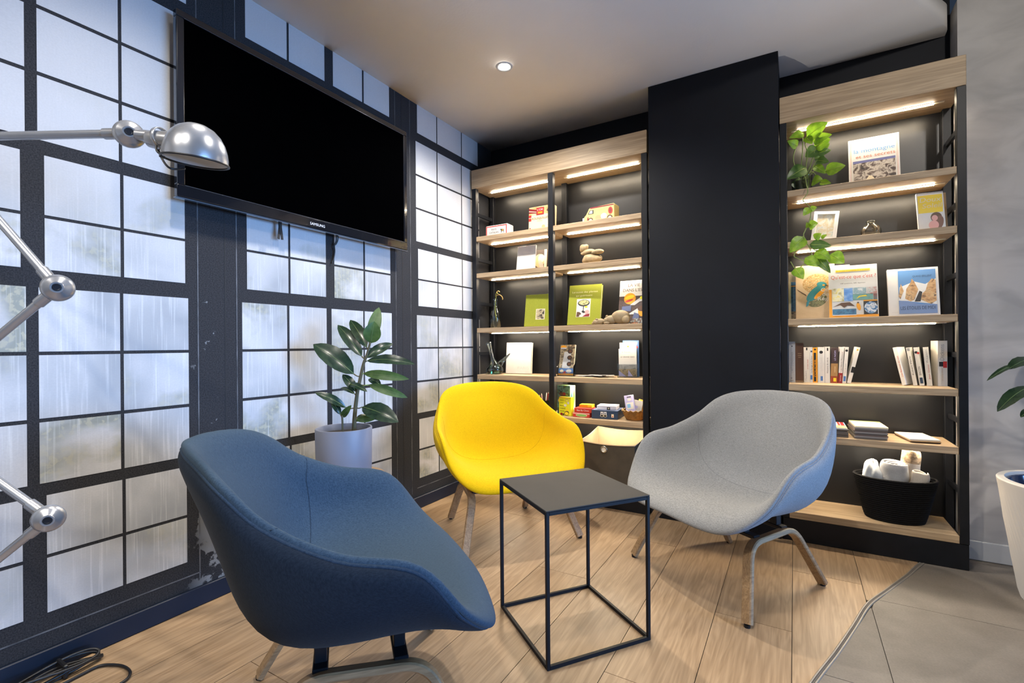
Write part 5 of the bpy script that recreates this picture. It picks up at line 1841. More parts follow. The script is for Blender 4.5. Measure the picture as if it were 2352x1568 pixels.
for u in (0.066, 0.087):
    p.rect(u - 0.0085, 0.022, u + 0.0085, 0.044, WHITE).rect(u - 0.003, 0.026, u + 0.003, 0.036, NAVYI).disc(u, 0.019, 0.011, 0.008, CREAM).disc(u, 0.019, 0.0085, 0.006, BLACK)
p.rect(0.126, 0.012, 0.141, 0.032, CREAM).rect(0.130, 0.015, 0.137, 0.022, RED)
fr_(t, p, w, d, 'front_print')
Print().rect(0.002, 0.002, w - 0.002, d - 0.002, ink('slate blue', (0.08, 0.12, 0.22))).build('lid_print', t, (-w / 2, -d / 2, h), (1, 0, 0), (0, 1, 0))
t, w, h, d = carton('white card pack lying on the dark blue game box', 0.918, 1.040, -0.225, S5T + 0.0545, 0.024, 0.110, plain('white lilac card', (0.70, 0.69, 0.76), 0.5), 0, 8)
Print().rect(0.064, 0.0, 0.084, 0.017, BLACK).disc(0.074, 0.009, 0.005, 0.005, CREAM).build('front_print', t, (-w / 2, -d / 2, 0), (1, 0, 0), (0, 0, 1))
Print().poly([(0.08, 0.05), (0.10, 0.045), (0.105, 0.07), (0.09, 0.08)], BLACK).rect(0.02, 0.02, 0.06, 0.024, GREY).build('lid_print', t, (-w / 2, -d / 2, h), (1, 0, 0), (0, 1, 0))

t = thing('wicker_basket', 'small scalloped wicker basket at the right end of the fifth shelf', 'basket', (1.150, -0.185, S5T + 0.0006))
M_WICK = plain('wicker', (0.34, 0.19, 0.06), 0.6, noise=0.35, nscale=60, bump=0.3, bscale=160)
bm = bmesh.new()
NB = 96
rings = []
for k in range(9):
    q = k / 8
    r = 0.046 + 0.028 * q ** 0.8
    z = 0.001 + 0.058 * q
    ring_ = []
    for i in range(NB):
        a = 2 * PI * i / NB
        f = math.cos(a * 16 + (PI if k % 2 else 0))
        rr_ = r * (1 + 0.035 * f) + 0.0012 * math.sin(k * PI)
        zz = z + (0.005 * math.cos(a * 16) if k == 8 else 0)
        ring_.append(bm.verts.new((rr_ * math.cos(a), rr_ * math.sin(a), zz)))
    rings.append(ring_)
for a, b in zip(rings, rings[1:]):
    for i in range(NB):
        bm.faces.new((a[i], a[(i + 1) % NB], b[(i + 1) % NB], b[i]))
bm.faces.new(list(reversed(rings[0])))
bmesh.ops.solidify(bm, geom=bm.faces[:], thickness=0.003)
obj('woven_wall', bm, M_WICK, t, True)
obj('rim', tube(bmesh.new(), [(0.0735 * math.cos(2 * PI * i / 64), 0.0735 * math.sin(2 * PI * i / 64), 0.058 + 0.004 * math.cos(2 * PI * i * 16 / 64)) for i in range(64)], 0.0035, 6, True), M_WICK, t, True)
for k, (x, y, z, rx, rz, w, h, m, lab) in enumerate(((1.138, -0.200, 0.606, -22, 12, 0.058, 0.085, LILAC, 'lilac hanging card pack standing in the wicker basket'),
                                                  (1.156, -0.180, 0.600, -14, -8, 0.06, 0.055, WHITE, 'white card pack in the middle of the wicker basket'),
                                                  (1.168, -0.160, 0.600, -12, -30, 0.05, 0.058, ORANGE, 'orange edged card pack at the back of the wicker basket'))):
    t = thing('card_pack', lab, 'card pack', (x, y, z - 0.045), (math.radians(rx), math.radians(-10 if k == 0 else 8), math.radians(rz)), 'card packs in the wicker basket')
    obj('card', B(-w / 2, w / 2, -0.006, 0.006, 0, h + 0.045, 0.001), m, t)
    p = Print().rect(0.008, 0.04, w - 0.008, 0.04 + h * 0.5, WHITE if k != 1 else GREY).rect(0.012, 0.05, w * 0.55, 0.05 + h * 0.28, LBLUE if k == 0 else LILAC)
    if k == 0:
        p.rect(0.016, h + 0.030, w - 0.016, h + 0.036, BLACK).disc(w / 2, h + 0.016, 0.012, 0.008, WHITE)
    p.build('front_print', t, (-w / 2, -0.006, 0), (1, 0, 0), (0, 0, 1))
t = thing('pencil_cup', 'dark cup of pencils behind the yellow chair, left of the middle post', 'cup', (0.525, -0.17, S5T + 0.0006))
obj('cup', lathe(bmesh.new(), [(0.0, 0.0), (0.032, 0.0), (0.036, 0.085), (0.033, 0.085), (0.030, 0.004), (0.0, 0.004)], 28), M_STEEL, t, 'auto')
for k, (a, m) in enumerate(((0.3, RED), (1.4, WHITE), (2.6, PINK), (3.9, BLACK))):
    tt = thing('pencil', ['red pencil leaning right in the dark cup', 'white pencil at the back of the dark cup', 'pink pencil leaning left in the dark cup', 'black pencil at the front of the dark cup'][k], 'pencil', (0.525 + 0.010 * math.cos(a), -0.17 + 0.010 * math.sin(a), S5T + 0.006), (0, 0, 0), 'pencils in the dark cup')
    q = Vector((0.020 * math.cos(a), 0.020 * math.sin(a), 0.126 - 0.006 * k))
    obj('barrel', tube(bmesh.new(), [(0, 0, 0), q], 0.0034, 6), m, tt)
    obj('point', tube(bmesh.new(), [q, q + q.normalized() * 0.010], 0.0034, 6, scale=[1, 0.1]), CREAM, tt)

# ---- bin at the bottom of the corner bookcase
t = thing('fabric_bin', 'brown fabric storage bin with a round metal eyelet, bottom of the corner bookcase', 'storage bin', (1.03, -0.195, S6T + 0.0008))
M_BIN = plain('brown bin cloth', (0.060, 0.047, 0.030), 0.75, noise=0.15, nscale=20, bump=0.15, bscale=500)
M_BINI = plain('beige bin lining', (0.44, 0.34, 0.22), 0.8, noise=0.08, nscale=10)
W2, D2 = 0.170, 0.160
def wall(bm, p, q, h0, h1, inset):
    """side of the bin between two floor corners with heights h0, h1 and a sagging rim"""
    p, q = Vector(p), Vector(q)
    rows = []
    for i in range(9):
        u = i / 8
        b = p.lerp(q, u)
        hz = h0 + (h1 - h0) * u - 0.010 * math.sin(PI * u)
        rows.append([bm.verts.new((b.x, b.y, 0)), bm.verts.new((b.x, b.y, hz))])
    for a, b in zip(rows, rows[1:]):
        bm.faces.new((a[0], b[0], b[1], a[1]))
HF, HB = 0.262, 0.300
for inset, m, nm in ((0.0, M_BIN, 'outer_cloth'), (0.003, M_BINI, 'lining')):
    bm = bmesh.new()
    a, b = W2 - inset, D2 - inset
    cs = [(-a, -b, 0), (a, -b, 0), (a, b, 0), (-a, b, 0)]
    hh = [HF, HF, HB, HB]
    for i in range(4):
        wall(bm, cs[i], cs[(i + 1) % 4], hh[i], hh[(i + 1) % 4], inset)
    f = [bm.verts.new((x, y, 0.001 + inset)) for x, y, _ in cs]
    bm.faces.new(f)
    bmesh.ops.remove_doubles(bm, verts=bm.verts, dist=0.0002)
    o = obj(nm, bm, m, t)
b = bmesh.new()
rim = []
for i, (x, y, h0, x1, y1, h1) in enumerate(((-W2, -D2, HF, W2, -D2, HF), (W2, -D2, HF, W2, D2, HB), (W2, D2, HB, -W2, D2, HB), (-W2, D2, HB, -W2, -D2, HF))):
    for k in range(8):
        u = k / 8
        rim.append((x + (x1 - x) * u, y + (y1 - y) * u, h0 + (h1 - h0) * u - 0.010 * math.sin(PI * u)))
obj('rim_binding', tube(b, rim, 0.003, 6, True), M_BINI, t, True)
b = bmesh.new()
lathe(b, [(0.013, 0.0), (0.014, 0.004), (0.018, 0.005), (0.021, 0.003), (0.0215, 0.0)], 28)
ey = obj('eyelet', oriented(b, (0, -1, 0), Vector((-0.015, -D2 - 0.0005, 0.224))), plain('steel eyelet', (0.45, 0.42, 0.36), 0.25, 0.9), t, True)
b = bmesh.new()
lathe(b, [(0.0, 0.0012), (0.0135, 0.0012)], 24)
obj('eyelet_hole', oriented(b, (0, -1, 0), Vector((-0.015, -D2 - 0.0005, 0.224))), plain('pale lining behind eyelet', (0.70, 0.66, 0.58), 0.6), ey)


# ---- right bookcase, top row
t, w, h, d = book('white book titled la montagne et ses secrets, top shelf of right bookcase', 2.238, 2.440, -0.160, S1T, 0.252, 0.014, WHITE, 9)
p = Print()
for a, m in ((0.006, PINK), (0.0075, WHITE), (0.010, TAN), (0.0115, WHITE)):
    p.rect(a, a * 0.6, w - a, h - a, m)
p.text('Le grand livre Questions réponses', w / 2, 0.226, 0.008, PINK, align='C', width=0.168).text('LAROUSSE JUNIOR', w * 0.62, 0.212, 0.006, ink('faint pink', (0.75, 0.58, 0.52)), align='C', width=0.085)
p.text('la montagne', w / 2 + 0.002, 0.176, 0.022, ink('sky letters', (0.12, 0.34, 0.66)), align='C', width=0.162).text('et ses secrets', w / 2 + 0.006, 0.148, 0.018, ink('rust letters', (0.50, 0.15, 0.08)), align='C', width=0.156)
p.rect(0.017, 0.004, w - 0.017, 0.135, print_mat('rock photo', [(0.02, 0.017, 0.018), (0.08, 0.05, 0.04), (0.55, 0.50, 0.44), (0.10, 0.07, 0.06), (0.02, 0.018, 0.02)], 34, 8, 0.5)).rect(0.017, 0.122, w - 0.017, 0.135, ink('dusk blue', (0.12, 0.13, 0.30))).poly([(0.05, 0.004), (0.12, 0.004), (0.092, 0.048), (0.08, 0.05)], CREAM)
fr_(t, p, w, d)
# ---- second row
t = thing('picture_frame', 'small white picture frame leaning on the second shelf behind the pothos vine', 'picture frame', (2.125, -0.185, S2T + 0.0095), (math.radians(-14), math.radians(7), 0))
w, h = 0.108, 0.158
bm = bmesh.new()
fw = 0.016
box(bm, -w / 2, w / 2, -0.006, 0.006, 0, fw, 0.001)
box(bm, -w / 2, w / 2, -0.006, 0.006, h - fw, h, 0.001)
box(bm, -w / 2, -w / 2 + fw, -0.006, 0.006, fw, h - fw, 0.001)
box(bm, w / 2 - fw, w / 2, -0.006, 0.006, fw, h - fw, 0.001)
obj('frame', bm, plain('white frame', (0.74, 0.74, 0.73), 0.4), t)
obj('backing', B(-w / 2 + 0.004, w / 2 - 0.004, 0.0, 0.005, 0.004, h - 0.004), BROWN, t)
Print().rect(0, 0, w - 2 * fw, h - 2 * fw, print_mat('pale watercolour', [(0.34, 0.42, 0.46), (0.68, 0.70, 0.66), (0.60, 0.52, 0.34), (0.62, 0.66, 0.68)], 40)).build('picture', t, (-w / 2 + fw, 0.0, fw), (1, 0, 0), (0, 0, 1), 0.0008)
t = thing('glass_vase', 'small round knobbly glass vase in the middle of the second shelf', 'vase', (2.322, -0.17, S2T + 0.0006))
bm = bmesh.new()
prof = [(0.0, 0.0), (0.022, 0.0), (0.032, 0.010), (0.0395, 0.026), (0.0385, 0.044), (0.029, 0.060), (0.018, 0.068), (0.0165, 0.074), (0.0205, 0.081)]
n = 40
rg = []
for r, z in [(prof[0])] + prof[1:]:
    if r == 0:
        continue
    rg.append([bm.verts.new((r * (1 + (0.055 * math.cos(a * 12) * (1 if 0.01 < z < 0.06 else 0))) * math.cos(a), r * (1 + (0.055 * math.cos(a * 12) * (1 if 0.01 < z < 0.06 else 0))) * math.sin(a), z)) for a in [2 * PI * i / n for i in range(n)]])
for a, b in zip(rg, rg[1:]):
    for i in range(n):
        bm.faces.new((a[i], a[(i + 1) % n], b[(i + 1) % n], b[i]))
bm.faces.new(list(reversed(rg[0])))
bmesh.ops.solidify(bm, geom=bm.faces[:], thickness=0.003)
obj('vase_body', bm, glass('warm clear glass', (0.80, 0.77, 0.70), 0.08, 2.2), t, True)
obj('lip', tube(bmesh.new(), [(0.0205 * math.cos(2 * PI * i / 28), 0.0205 * math.sin(2 * PI * i / 28), 0.0815) for i in range(28)], 0.0018, 6, True), M_GLASS, t, True)
t, w, h, d = book('white paperback with a yellow title panel and a portrait, second shelf right end', 2.493, 2.590, -0.222, S2T, 0.186, 0.012, WHITE, 12, 4, hard=False)
p = Print().poly([(0.004, 0.084), (w - 0.006, 0.084), (w - 0.004, h - 0.014), (0.004, h - 0.014)], YEL).text('Doux', w / 2, 0.138, 0.024, CREAM, align='C', width=0.076, slant=0.15).text('Soleil', w / 2 + 0.004, 0.108, 0.022, CREAM, align='C', width=0.068, slant=0.15)
p.disc(0.066, 0.060, 0.020, 0.024, BROWN).disc(0.074, 0.032, 0.016, 0.034, ink('chestnut', (0.17, 0.07, 0.045)), rot=-0.2).disc(0.060, 0.056, 0.011, 0.014, PINK).disc(0.055, 0.022, 0.018, 0.022, PINK)
fr_(t, p, w, d)
t, w, h, d = book('worn tan book standing behind the yellow titled paperback', 2.520, 2.606, -0.178, S2T, 0.180, 0.024, TAN, 8, 6)
# ---- third row
t, w, h, d = book('book with a blue sea cover at the left end of the third shelf', 1.9705, 2.060, -0.120, S3T, 0.262, 0.014, CREAM, 7)
p = Print().rect(0.012, 0.045, w, 0.20, print_mat('sea photo', [(0.02, 0.07, 0.14), (0.05, 0.17, 0.30), (0.015, 0.04, 0.09)], 26)).rect(0.012, 0.19, w, 0.205, LBLUE).rect(0.012, 0.180, w, 0.185, ORANGE).rect(0.012, 0.0, w, 0.045, print_mat('shore photo', [(0.03, 0.02, 0.015), (0.40, 0.30, 0.18), (0.05, 0.04, 0.03)], 70))
fr_(t, p, w, d)
t, w, h, d = book('tan nature book with a kingfisher on its cover, third shelf', 2.004, 2.176, -0.160, S3T, 0.285, 0.024, ink('tan board', (0.60, 0.44, 0.26)), 9)
p = Print().rect(0.003, 0.003, w - 0.001, h - 0.003, print_mat('tan wash', [(0.55, 0.39, 0.22), (0.66, 0.50, 0.31), (0.58, 0.42, 0.24)], 10))
p.disc(0.092, 0.186, 0.062, 0.050, print_mat('autumn leaves', [(0.13, 0.08, 0.03), (0.62, 0.46, 0.24), (0.38, 0.20, 0.05), (0.60, 0.44, 0.22), (0.22, 0.15, 0.05)], 70, 7, 0.35), 26, 0.2).disc(0.095, 0.095, 0.045, 0.034, print_mat('green foliage', [(0.05, 0.065, 0.025), (0.24, 0.24, 0.11), (0.10, 0.11, 0.05), (0.5, 0.37, 0.2)], 50, 7, 0.35), 26, 0.4).poly([(0.004, 0.160), (0.012, 0.150), (0.05, 0.118), (0.046, 0.128)], BROWN)
p.disc(0.090, 0.135, 0.024, 0.056, TEAL, 24, -0.75).disc(0.116, 0.178, 0.022, 0.015, TEAL, 20, -0.2).poly([(0.048, 0.088), (0.064, 0.102), (0.056, 0.068), (0.046, 0.062)], ink('kingfisher blue', (0.06, 0.30, 0.42))).disc(0.106, 0.128, 0.010, 0.034, ORANGE, 18, -0.75).poly([(0.132, 0.176), (0.152, 0.168), (0.134, 0.170)], BLACK).disc(0.124, 0.174, 0.006, 0.004, ORANGE)
for k, s in enumerate(('Oiseaux', 'de nos', 'Régions')):
    a = (0.112, 0.118, 0.098)[k]
    p.text(s, a, 0.140 - 0.023 * k, 0.019, WHITE, width=0.0135 * len(s))
    p.it[-1] = ([(min(u, w - 0.001), v) for u, v in p.it[-1][0]], p.it[-1][1], p.it[-1][2])
fr_(t, p, w, d)
t, w, h, d = book('pale book hidden behind the question book, only its top edge showing', 2.150, 2.245, -0.085, S3T, 0.282, 0.012, CREAM, 5)
t, w, h, d = book("white children's book titled Qu'est-ce que c'est? with picture blocks, third shelf", 2.148, 2.346, -0.215, S3T, 0.268, 0.012, WHITE, 13, 0)
p = Print().rect(0, 0, w, 0.004, ORANGE).rect(0.0, 0.0, 0.012, 0.146, ORANGE).rect(0, 0.004, w, 0.012, ORANGE)
p.rect(0.03, 0.236, 0.170, 0.247, YEL).text('La nouvelle encyclopédie de la jeunesse', w / 2, 0.239, 0.0055, BROWN, align='C', width=0.132)
p.text("Qu'est-ce que c'est ?", w / 2 + 0.002, 0.200, 0.019, ink('red letters', (0.56, 0.07, 0.04)), align='C', width=0.182).text('200 questions, 200 réponses', w / 2, 0.172, 0.006, BLACK, align='C', width=0.100)
PIX = [((0.014, 0.082), (0.062, 0.150), [(0.75, 0.60, 0.05), (0.72, 0.70, 0.55), (0.35, 0.30, 0.08)]), ((0.062, 0.082), (0.098, 0.150), [(0.05, 0.14, 0.50), (0.10, 0.28, 0.65), (0.3, 0.45, 0.7)]),
       ((0.098, 0.116), (0.152, 0.150), [(0.55, 0.62, 0.65), (0.22, 0.35, 0.40), (0.66, 0.68, 0.68)]), ((0.154, 0.116), (0.194, 0.150), [(0.45, 0.10, 0.06), (0.60, 0.60, 0.58), (0.06, 0.06, 0.06)]),
       ((0.098, 0.086), (0.178, 0.115), [(0.10, 0.28, 0.26), (0.16, 0.36, 0.32), (0.10, 0.22, 0.2)]), ((0.180, 0.086), (0.194, 0.115), [(0.25, 0.06, 0.05), (0.1, 0.2, 0.2)]),
       ((0.014, 0.012), (0.110, 0.042), [(0.02, 0.08, 0.20), (0.05, 0.20, 0.36), (0.02, 0.05, 0.12)])]
for k, (a, b, cs) in enumerate(PIX):
    p.rect(a[0], a[1], b[0], b[1], print_mat('picture block %d' % k, cs, 40))
p.poly([(0.112, 0.092), (0.130, 0.102), (0.156, 0.103), (0.150, 0.110), (0.122, 0.106)], YEL)
p.poly([(0.014, 0.052), (0.05, 0.074), (0.085, 0.076), (0.104, 0.056), (0.075, 0.060), (0.062, 0.048), (0.045, 0.064)], BROWN).disc(0.120, 0.052, 0.008, 0.020, ORANGE, 14, 0.2).disc(0.118, 0.072, 0.004, 0.004, BROWN)
p.rect(0.140, 0.012, 0.194, 0.082, BLACK).rect(0.140, 0.078, 0.194, 0.084, ORANGE).disc(0.168, 0.045, 0.026, 0.030, print_mat('globe', [(0.03, 0.10, 0.24), (0.06, 0.20, 0.42), (0.75, 0.78, 0.80), (0.05, 0.16, 0.34)], 60, 4, 1.5), 26)
p.rect(0.014, 0.008, 0.110, 0.012, WHITE)
fr_(t, p, w, d)
t, w, h, d = book('white book titled LES ÉTOILES DE MIDI with a blue mountain picture, third shelf right end', 2.388, 2.577, -0.180, S3T, 0.232, 0.020, WHITE, 11)
p = Print().text('GEORGES', 0.016, 0.205, 0.0045, GREY, width=0.022).text('TERRAY', 0.016, 0.194, 0.0045, GREY, width=0.016).text('ARTHAUD', 0.012, 0.014, 0.0045, GREY, width=0.024)
p.rect(0.040, 0.008, w - 0.010, 0.222, ink('summit sky', (0.085, 0.23, 0.50)))
p.poly([(0.040, 0.075), (0.045, 0.14), (0.10, 0.165), (0.14, 0.15), (0.179, 0.175), (0.179, 0.05)], ink('snow', (0.72, 0.72, 0.70)))
rock = print_mat('orange rock', [(0.10, 0.05, 0.025), (0.48, 0.27, 0.11), (0.58, 0.38, 0.18), (0.08, 0.05, 0.04)], 60, 7, 0.5)
p.poly([(0.064, 0.082), (0.070, 0.13), (0.086, 0.160), (0.092, 0.180), (0.100, 0.165), (0.114, 0.125), (0.098, 0.075), (0.084, 0.068)], rock).poly([(0.120, 0.075), (0.128, 0.105), (0.140, 0.118), (0.150, 0.155), (0.164, 0.175), (0.178, 0.168), (0.178, 0.068), (0.158, 0.052)], rock).poly([(0.040, 0.095), (0.050, 0.158), (0.060, 0.120), (0.046, 0.08)], rock)
p.poly([(0.098, 0.066), (0.118, 0.118), (0.128, 0.112), (0.120, 0.066)], BLACK).poly([(0.040, 0.008), (0.179, 0.008), (0.179, 0.050), (0.12, 0.052), (0.075, 0.070), (0.040, 0.074)], ink('glacier blue', (0.15, 0.24, 0.45)))
p.text('QUAND BRILLENT', 0.130, 0.186, 0.009, NAVYI, align='C', width=0.070).text('LES ÉTOILES DE MIDI', 0.109, 0.028, 0.0165, NAVYI, align='C', width=0.126)
fr_(t, p, w, d)

# ---- fourth row: spines
def spine_book(label, x0, x1, y, z, h, depth, cover, group, lean=0.0, yaw=0.0, pr=None, hard=False):
    """book with its spine to the room; lean tips it sideways (degrees, + to the right)"""
    w = x1 - x0
    la = math.radians(lean)
    rz = w / 2 * abs(math.sin(la))
    t = thing('paperback' if not hard else 'hardback', label, 'book', ((x0 + x1) / 2, y + depth / 2, z + rz + 0.0006), (0, la, math.radians(yaw)), group)
    c = 0.0007 if not hard else 0.0022
    bm = bmesh.new()
    box(bm, -w / 2, -w / 2 + c, -depth / 2, depth / 2, 0, h)
    box(bm, w / 2 - c, w / 2, -depth / 2, depth / 2, 0, h)
    box(bm, -w / 2 + c, w / 2 - c, -depth / 2, -depth / 2 + c, 0, h)
    obj('cover', bm, cover, t)
    obj('pages', B(-w / 2 + c, w / 2 - c, -depth / 2 + c, depth / 2 - 0.0005 - (0.003 if hard else 0), 0.0005 + (0.002 if hard else 0), h - 0.0006 - (0.002 if hard else 0)), M_PAPER, t)
    if pr:
        pr.build('spine_print', t, (-w / 2, -depth / 2, 0), (1, 0, 0), (0, 0, 1), 0.0003)
    return t


GL, GR = 'paperbacks at the left end of the fourth shelf', 'paperbacks at the right end of the fourth shelf'
V = math.radians(90)
BLK = BLACK
SP = []


def sp(w, h, *items):
    p = Print()
    for it in items:
        if it[0] == 't':
            _, s, u, v, size, m, L = it
            p.text(s, w * u + size * 0.5, v, size, m, width=L, rot=V)
        elif it[0] == 'r':
            _, u0, v0, u1, v1, m = it
            p.rect(w * u0, v0, w * u1, v1, m)
        else:
            _, u, v, r, m = it
            p.disc(w * u, v, r, r, m, 12)
    return p


IVORY = ink('ivory', (0.70, 0.68, 0.62))
y0 = -0.135
rows = [
    ('tall pale grey paperback, first at the left end of the fourth shelf', 1.9705, 1.9995, -0.165, 0.214, 0.13, GREY, 0, [('t', "L'ART D'ENSEIGNER", 0.5, 0.05, 0.010, GREYT, 0.11), ('d', 0.5, 0.190, 0.003, BLK), ('d', 0.4, 0.022, 0.004, GREYT), ('r', 0.2, 0.008, 0.7, 0.012, GREYT)]),
    ('brown hardback with gilt lettering, second from the left on the fourth shelf', 2.0005, 2.0365, -0.156, 0.206, 0.13, BROWN, 0, [('r', 0.3, 0.14, 0.75, 0.142, TAN), ('r', 0.3, 0.15, 0.75, 0.152, TAN), ('r', 0.35, 0.13, 0.7, 0.132, TAN), ('r', 0, 0.004, 1, 0.007, TAN)]),
    ('ivory paperback with red lettering right of the brown hardback', 2.0380, 2.0640, y0, 0.184, 0.11, IVORY, 0, [('t', 'un coeur simple', 0.65, 0.07, 0.006, RED, 0.05), ('t', 'Flaubert', 0.35, 0.01, 0.006, GREYT, 0.05), ('r', 0.4, 0.168, 0.65, 0.182, BLK)]),
    ('thin white paperback between the ivory one and the orange one', 2.0645, 2.0775, y0, 0.184, 0.11, WHITE, 0, [('t', 'Le Rouge et le Noir', 0.6, 0.05, 0.006, BROWN, 0.09), ('r', 0.2, 0.015, 0.9, 0.038, BLUE), ('r', 0.3, 0.158, 0.9, 0.166, NAVYI)]),
    ('orange spined paperback with a black title panel', 2.0780, 2.0985, y0, 0.182, 0.11, ORANGE, 0, [('r', 0.22, 0.006, 0.72, 0.155, BLK), ('t', 'POLICIER', 0.5, 0.03, 0.008, ORANGE, 0.09), ('d', 0.5, 0.172, 0.005, BLK)]),
    ('white paperback with a small black figure right of the orange spine', 2.1000, 2.1300, y0, 0.184, 0.11, WHITE, 0, [('d', 0.5, 0.158, 0.008, BLK), ('t', 'Le Petit Roman', 0.5, 0.06, 0.007, GREY, 0.07), ('r', 0.4, 0.010, 0.72, 0.034, BLUE)]),
    ('white paperback with one line of black type, left of the dark brown spine', 2.1310, 2.1530, y0, 0.186, 0.11, WHITE, 0, [('t', 'Histoire du siècle', 0.5, 0.05, 0.007, BLK, 0.08), ('r', 0.4, 0.165, 0.7, 0.18, BLK)]),
    ('dark brown paperback with a tan and red foot', 2.1545, 2.1845, y0, 0.181, 0.11, ink('dark umber', (0.045, 0.028, 0.03)), 1.5, [('r', 0, 0.035, 1, 0.100, ink('ochre', (0.36, 0.21, 0.08))), ('r', 0, 0.0, 1, 0.035, ink('brick', (0.28, 0.05, 0.015))), ('r', 0.4, 0.008, 0.8, 0.026, YEL), ('t', 'LE NOM', 0.55, 0.115, 0.008, LILAC, 0.05), ('t', 'roman', 0.55, 0.055, 0.006, CREAM, 0.03)]),
    ('slim white paperback with a dark red foot', 2.1865, 2.2035, y0, 0.184, 0.11, WHITE, 3, [('r', 0, 0.0, 1, 0.052, DRED), ('t', 'Les Hauts Plateaux', 0.6, 0.06, 0.006, BROWN, 0.10), ('t', 'tome', 0.5, 0.01, 0.005, WHITE, 0.03)]),
    ('slim white paperback with a blue label, second from the right of the left group', 2.2045, 2.2200, y0, 0.184, 0.11, WHITE, 4, [('r', 0.2, 0.010, 0.85, 0.036, BLUE), ('d', 0.5, 0.166, 0.006, BLK), ('t', 'Vol de nuit', 0.5, 0.05, 0.005, GREYT, 0.05)]),
    ('leaning white paperback with a black emblem, last of the left group', 2.2240, 2.2400, y0, 0.186, 0.11, WHITE, 12.5, [('r', 0.2, 0.055, 1, 0.085, BLK), ('d', 0.5, 0.172, 0.004, ORANGE)]),
]
for i, (lab, x0, x1, y, h, dp, m, ln, its) in enumerate(rows):
    spine_book(lab, x0, x1, y, S4T, h, dp, m, GL, ln, 0, sp(x1 - x0, h, *its), hard=(i == 1))
rows = [
    ('white paperback leaning at the left of the right group, back cover showing', 2.462, 2.478, -0.160, 0.184, 0.11, WHITE, -11.5, -24, [('t', 'Les Racines du ciel', 0.6, 0.04, 0.006, RED, 0.10)]),
    ('slim white paperback second in the right group', 2.4955, 2.5105, y0 - 0.018, 0.182, 0.11, IVORY, -8.5, -14, [('t', 'Robert Merle', 0.5, 0.05, 0.006, BLK, 0.09), ('r', 0.2, 0.165, 0.8, 0.178, GREYT)]),
    ('white paperback third in the right group, blue label at its foot', 2.5165, 2.5345, y0 - 0.018, 0.182, 0.11, IVORY, -7.0, -12, [('t', 'BACON', 0.5, 0.05, 0.008, BLK, 0.04), ('r', 0.25, 0.010, 0.85, 0.038, NAVYI), ('d', 0.4, 0.158, 0.006, BLK), ('d', 0.8, 0.154, 0.005, RED)]),
    ('white paperback fourth in the right group, leaning on the thick one', 2.5420, 2.5620, y0 - 0.015, 0.182, 0.11, IVORY, -4.5, -10, [('t', 'Jean Giono', 0.6, 0.03, 0.006, RED, 0.07), ('t', 'Regain', 0.5, 0.11, 0.006, GREYT, 0.06)]),
    ('thick tall cream hardback at the right end, big lettering on its spine', 2.5700, 2.6040, y0 - 0.006, 0.212, 0.10, ink('cream cloth', (0.62, 0.58, 0.50)), 0, 4, [('t', 'Dickens', 0.42, 0.12, 0.016, GREYT, 0.075), ('t', "Un conte d'hiver", 0.45, 0.025, 0.006, TAN, 0.06), ('r', 0.12, 0.092, 0.55, 0.114, BLK), ('r', 0.55, 0.086, 0.95, 0.116, RED)]),
]
for i, (lab, x0, x1, y, h, dp, m, ln, yw, its) in enumerate(rows):
    t = spine_book(lab, x0, x1, y, S4T, h, dp, m, GR, ln, yw, sp(x1 - x0, h, *its), hard=(i == 4))
    if i == 0:
        p = Print()
        for k in range(22):
            p.rect(0.016, 0.150 - 0.0052 * k, 0.016 + (0.075 if k % 5 else 0.05), 0.1515 - 0.0052 * k, GREY)
        p.rect(0.05, 0.012, 0.062, 0.022, TAN)
        p.build('back_cover_print', t, (-(x1 - x0) / 2, dp / 2, 0), (0, -1, 0), (0, 0, 1))

# ---- fifth row: magazines
def magazines(label, x, y, yaw, w, d, n, th, topm, pr, edge, jitter=0.003, group='magazine stacks on the fifth shelf'):
    t = thing('magazine_stack', label, 'magazines', (x, y, S5T + 0.0006), (0, 0, math.radians(yaw)), group)
    rj = random.Random(int(x * 1000))
    z = 0.0
    for k in range(n):
        a, b = rj.uniform(-jitter, jitter), rj.uniform(-jitter, jitter)
        obj('magazine', B(-w / 2 + a, w / 2 + a, -d / 2 + b, d / 2 + b, z, z + th, 0.0006), topm if k == n - 1 else edge[k % len(edge)], t)
        z += th + 0.0002
    if pr:
        pr.build('cover_print', t, (-w / 2 + a, -d / 2 + b, z), (1, 0, 0), (0, 1, 0))
    return t


EDG = [ink('dark page edge', (0.10, 0.085, 0.075)), ink('grey page edge', (0.22, 0.20, 0.19)), ink('brown page edge', (0.14, 0.10, 0.085))]
p = Print().rect(0, 0, 0.15, 0.20, LBLUE).rect(0.03, 0.09, 0.12, 0.19, WHITE).rect(0, 0, 0.15, 0.085, print_mat('field cover', [(0.55, 0.40, 0.05), (0.60, 0.52, 0.2), (0.45, 0.2, 0.12)], 30)).rect(0.118, 0.08, 0.128, 0.20, RED).rect(0.131, 0.08, 0.146, 0.20, DRED)
magazines('magazine stack with a pale blue and red cover, half hidden by the grey chair', 2.142, -0.150, 0, 0.15, 0.205, 7, 0.0062, WHITE, p, EDG[:1])
p = Print().rect(0, 0, 0.128, 0.20, print_mat('landscape cover', [(0.42, 0.33, 0.10), (0.70, 0.62, 0.42), (0.62, 0.50, 0.30), (0.74, 0.70, 0.60)], 26)).rect(0, 0.178, 0.128, 0.20, ink('moss', (0.20, 0.26, 0.08))).rect(0.01, 0.09, 0.115, 0.125, WHITE).rect(0.03, 0.045, 0.10, 0.05, BROWN)
magazines('thick stack of magazines with a landscape cover, middle of the fifth shelf', 2.303, -0.155, 3, 0.128, 0.20, 9, 0.0064, CREAM, p, EDG, 0.004)
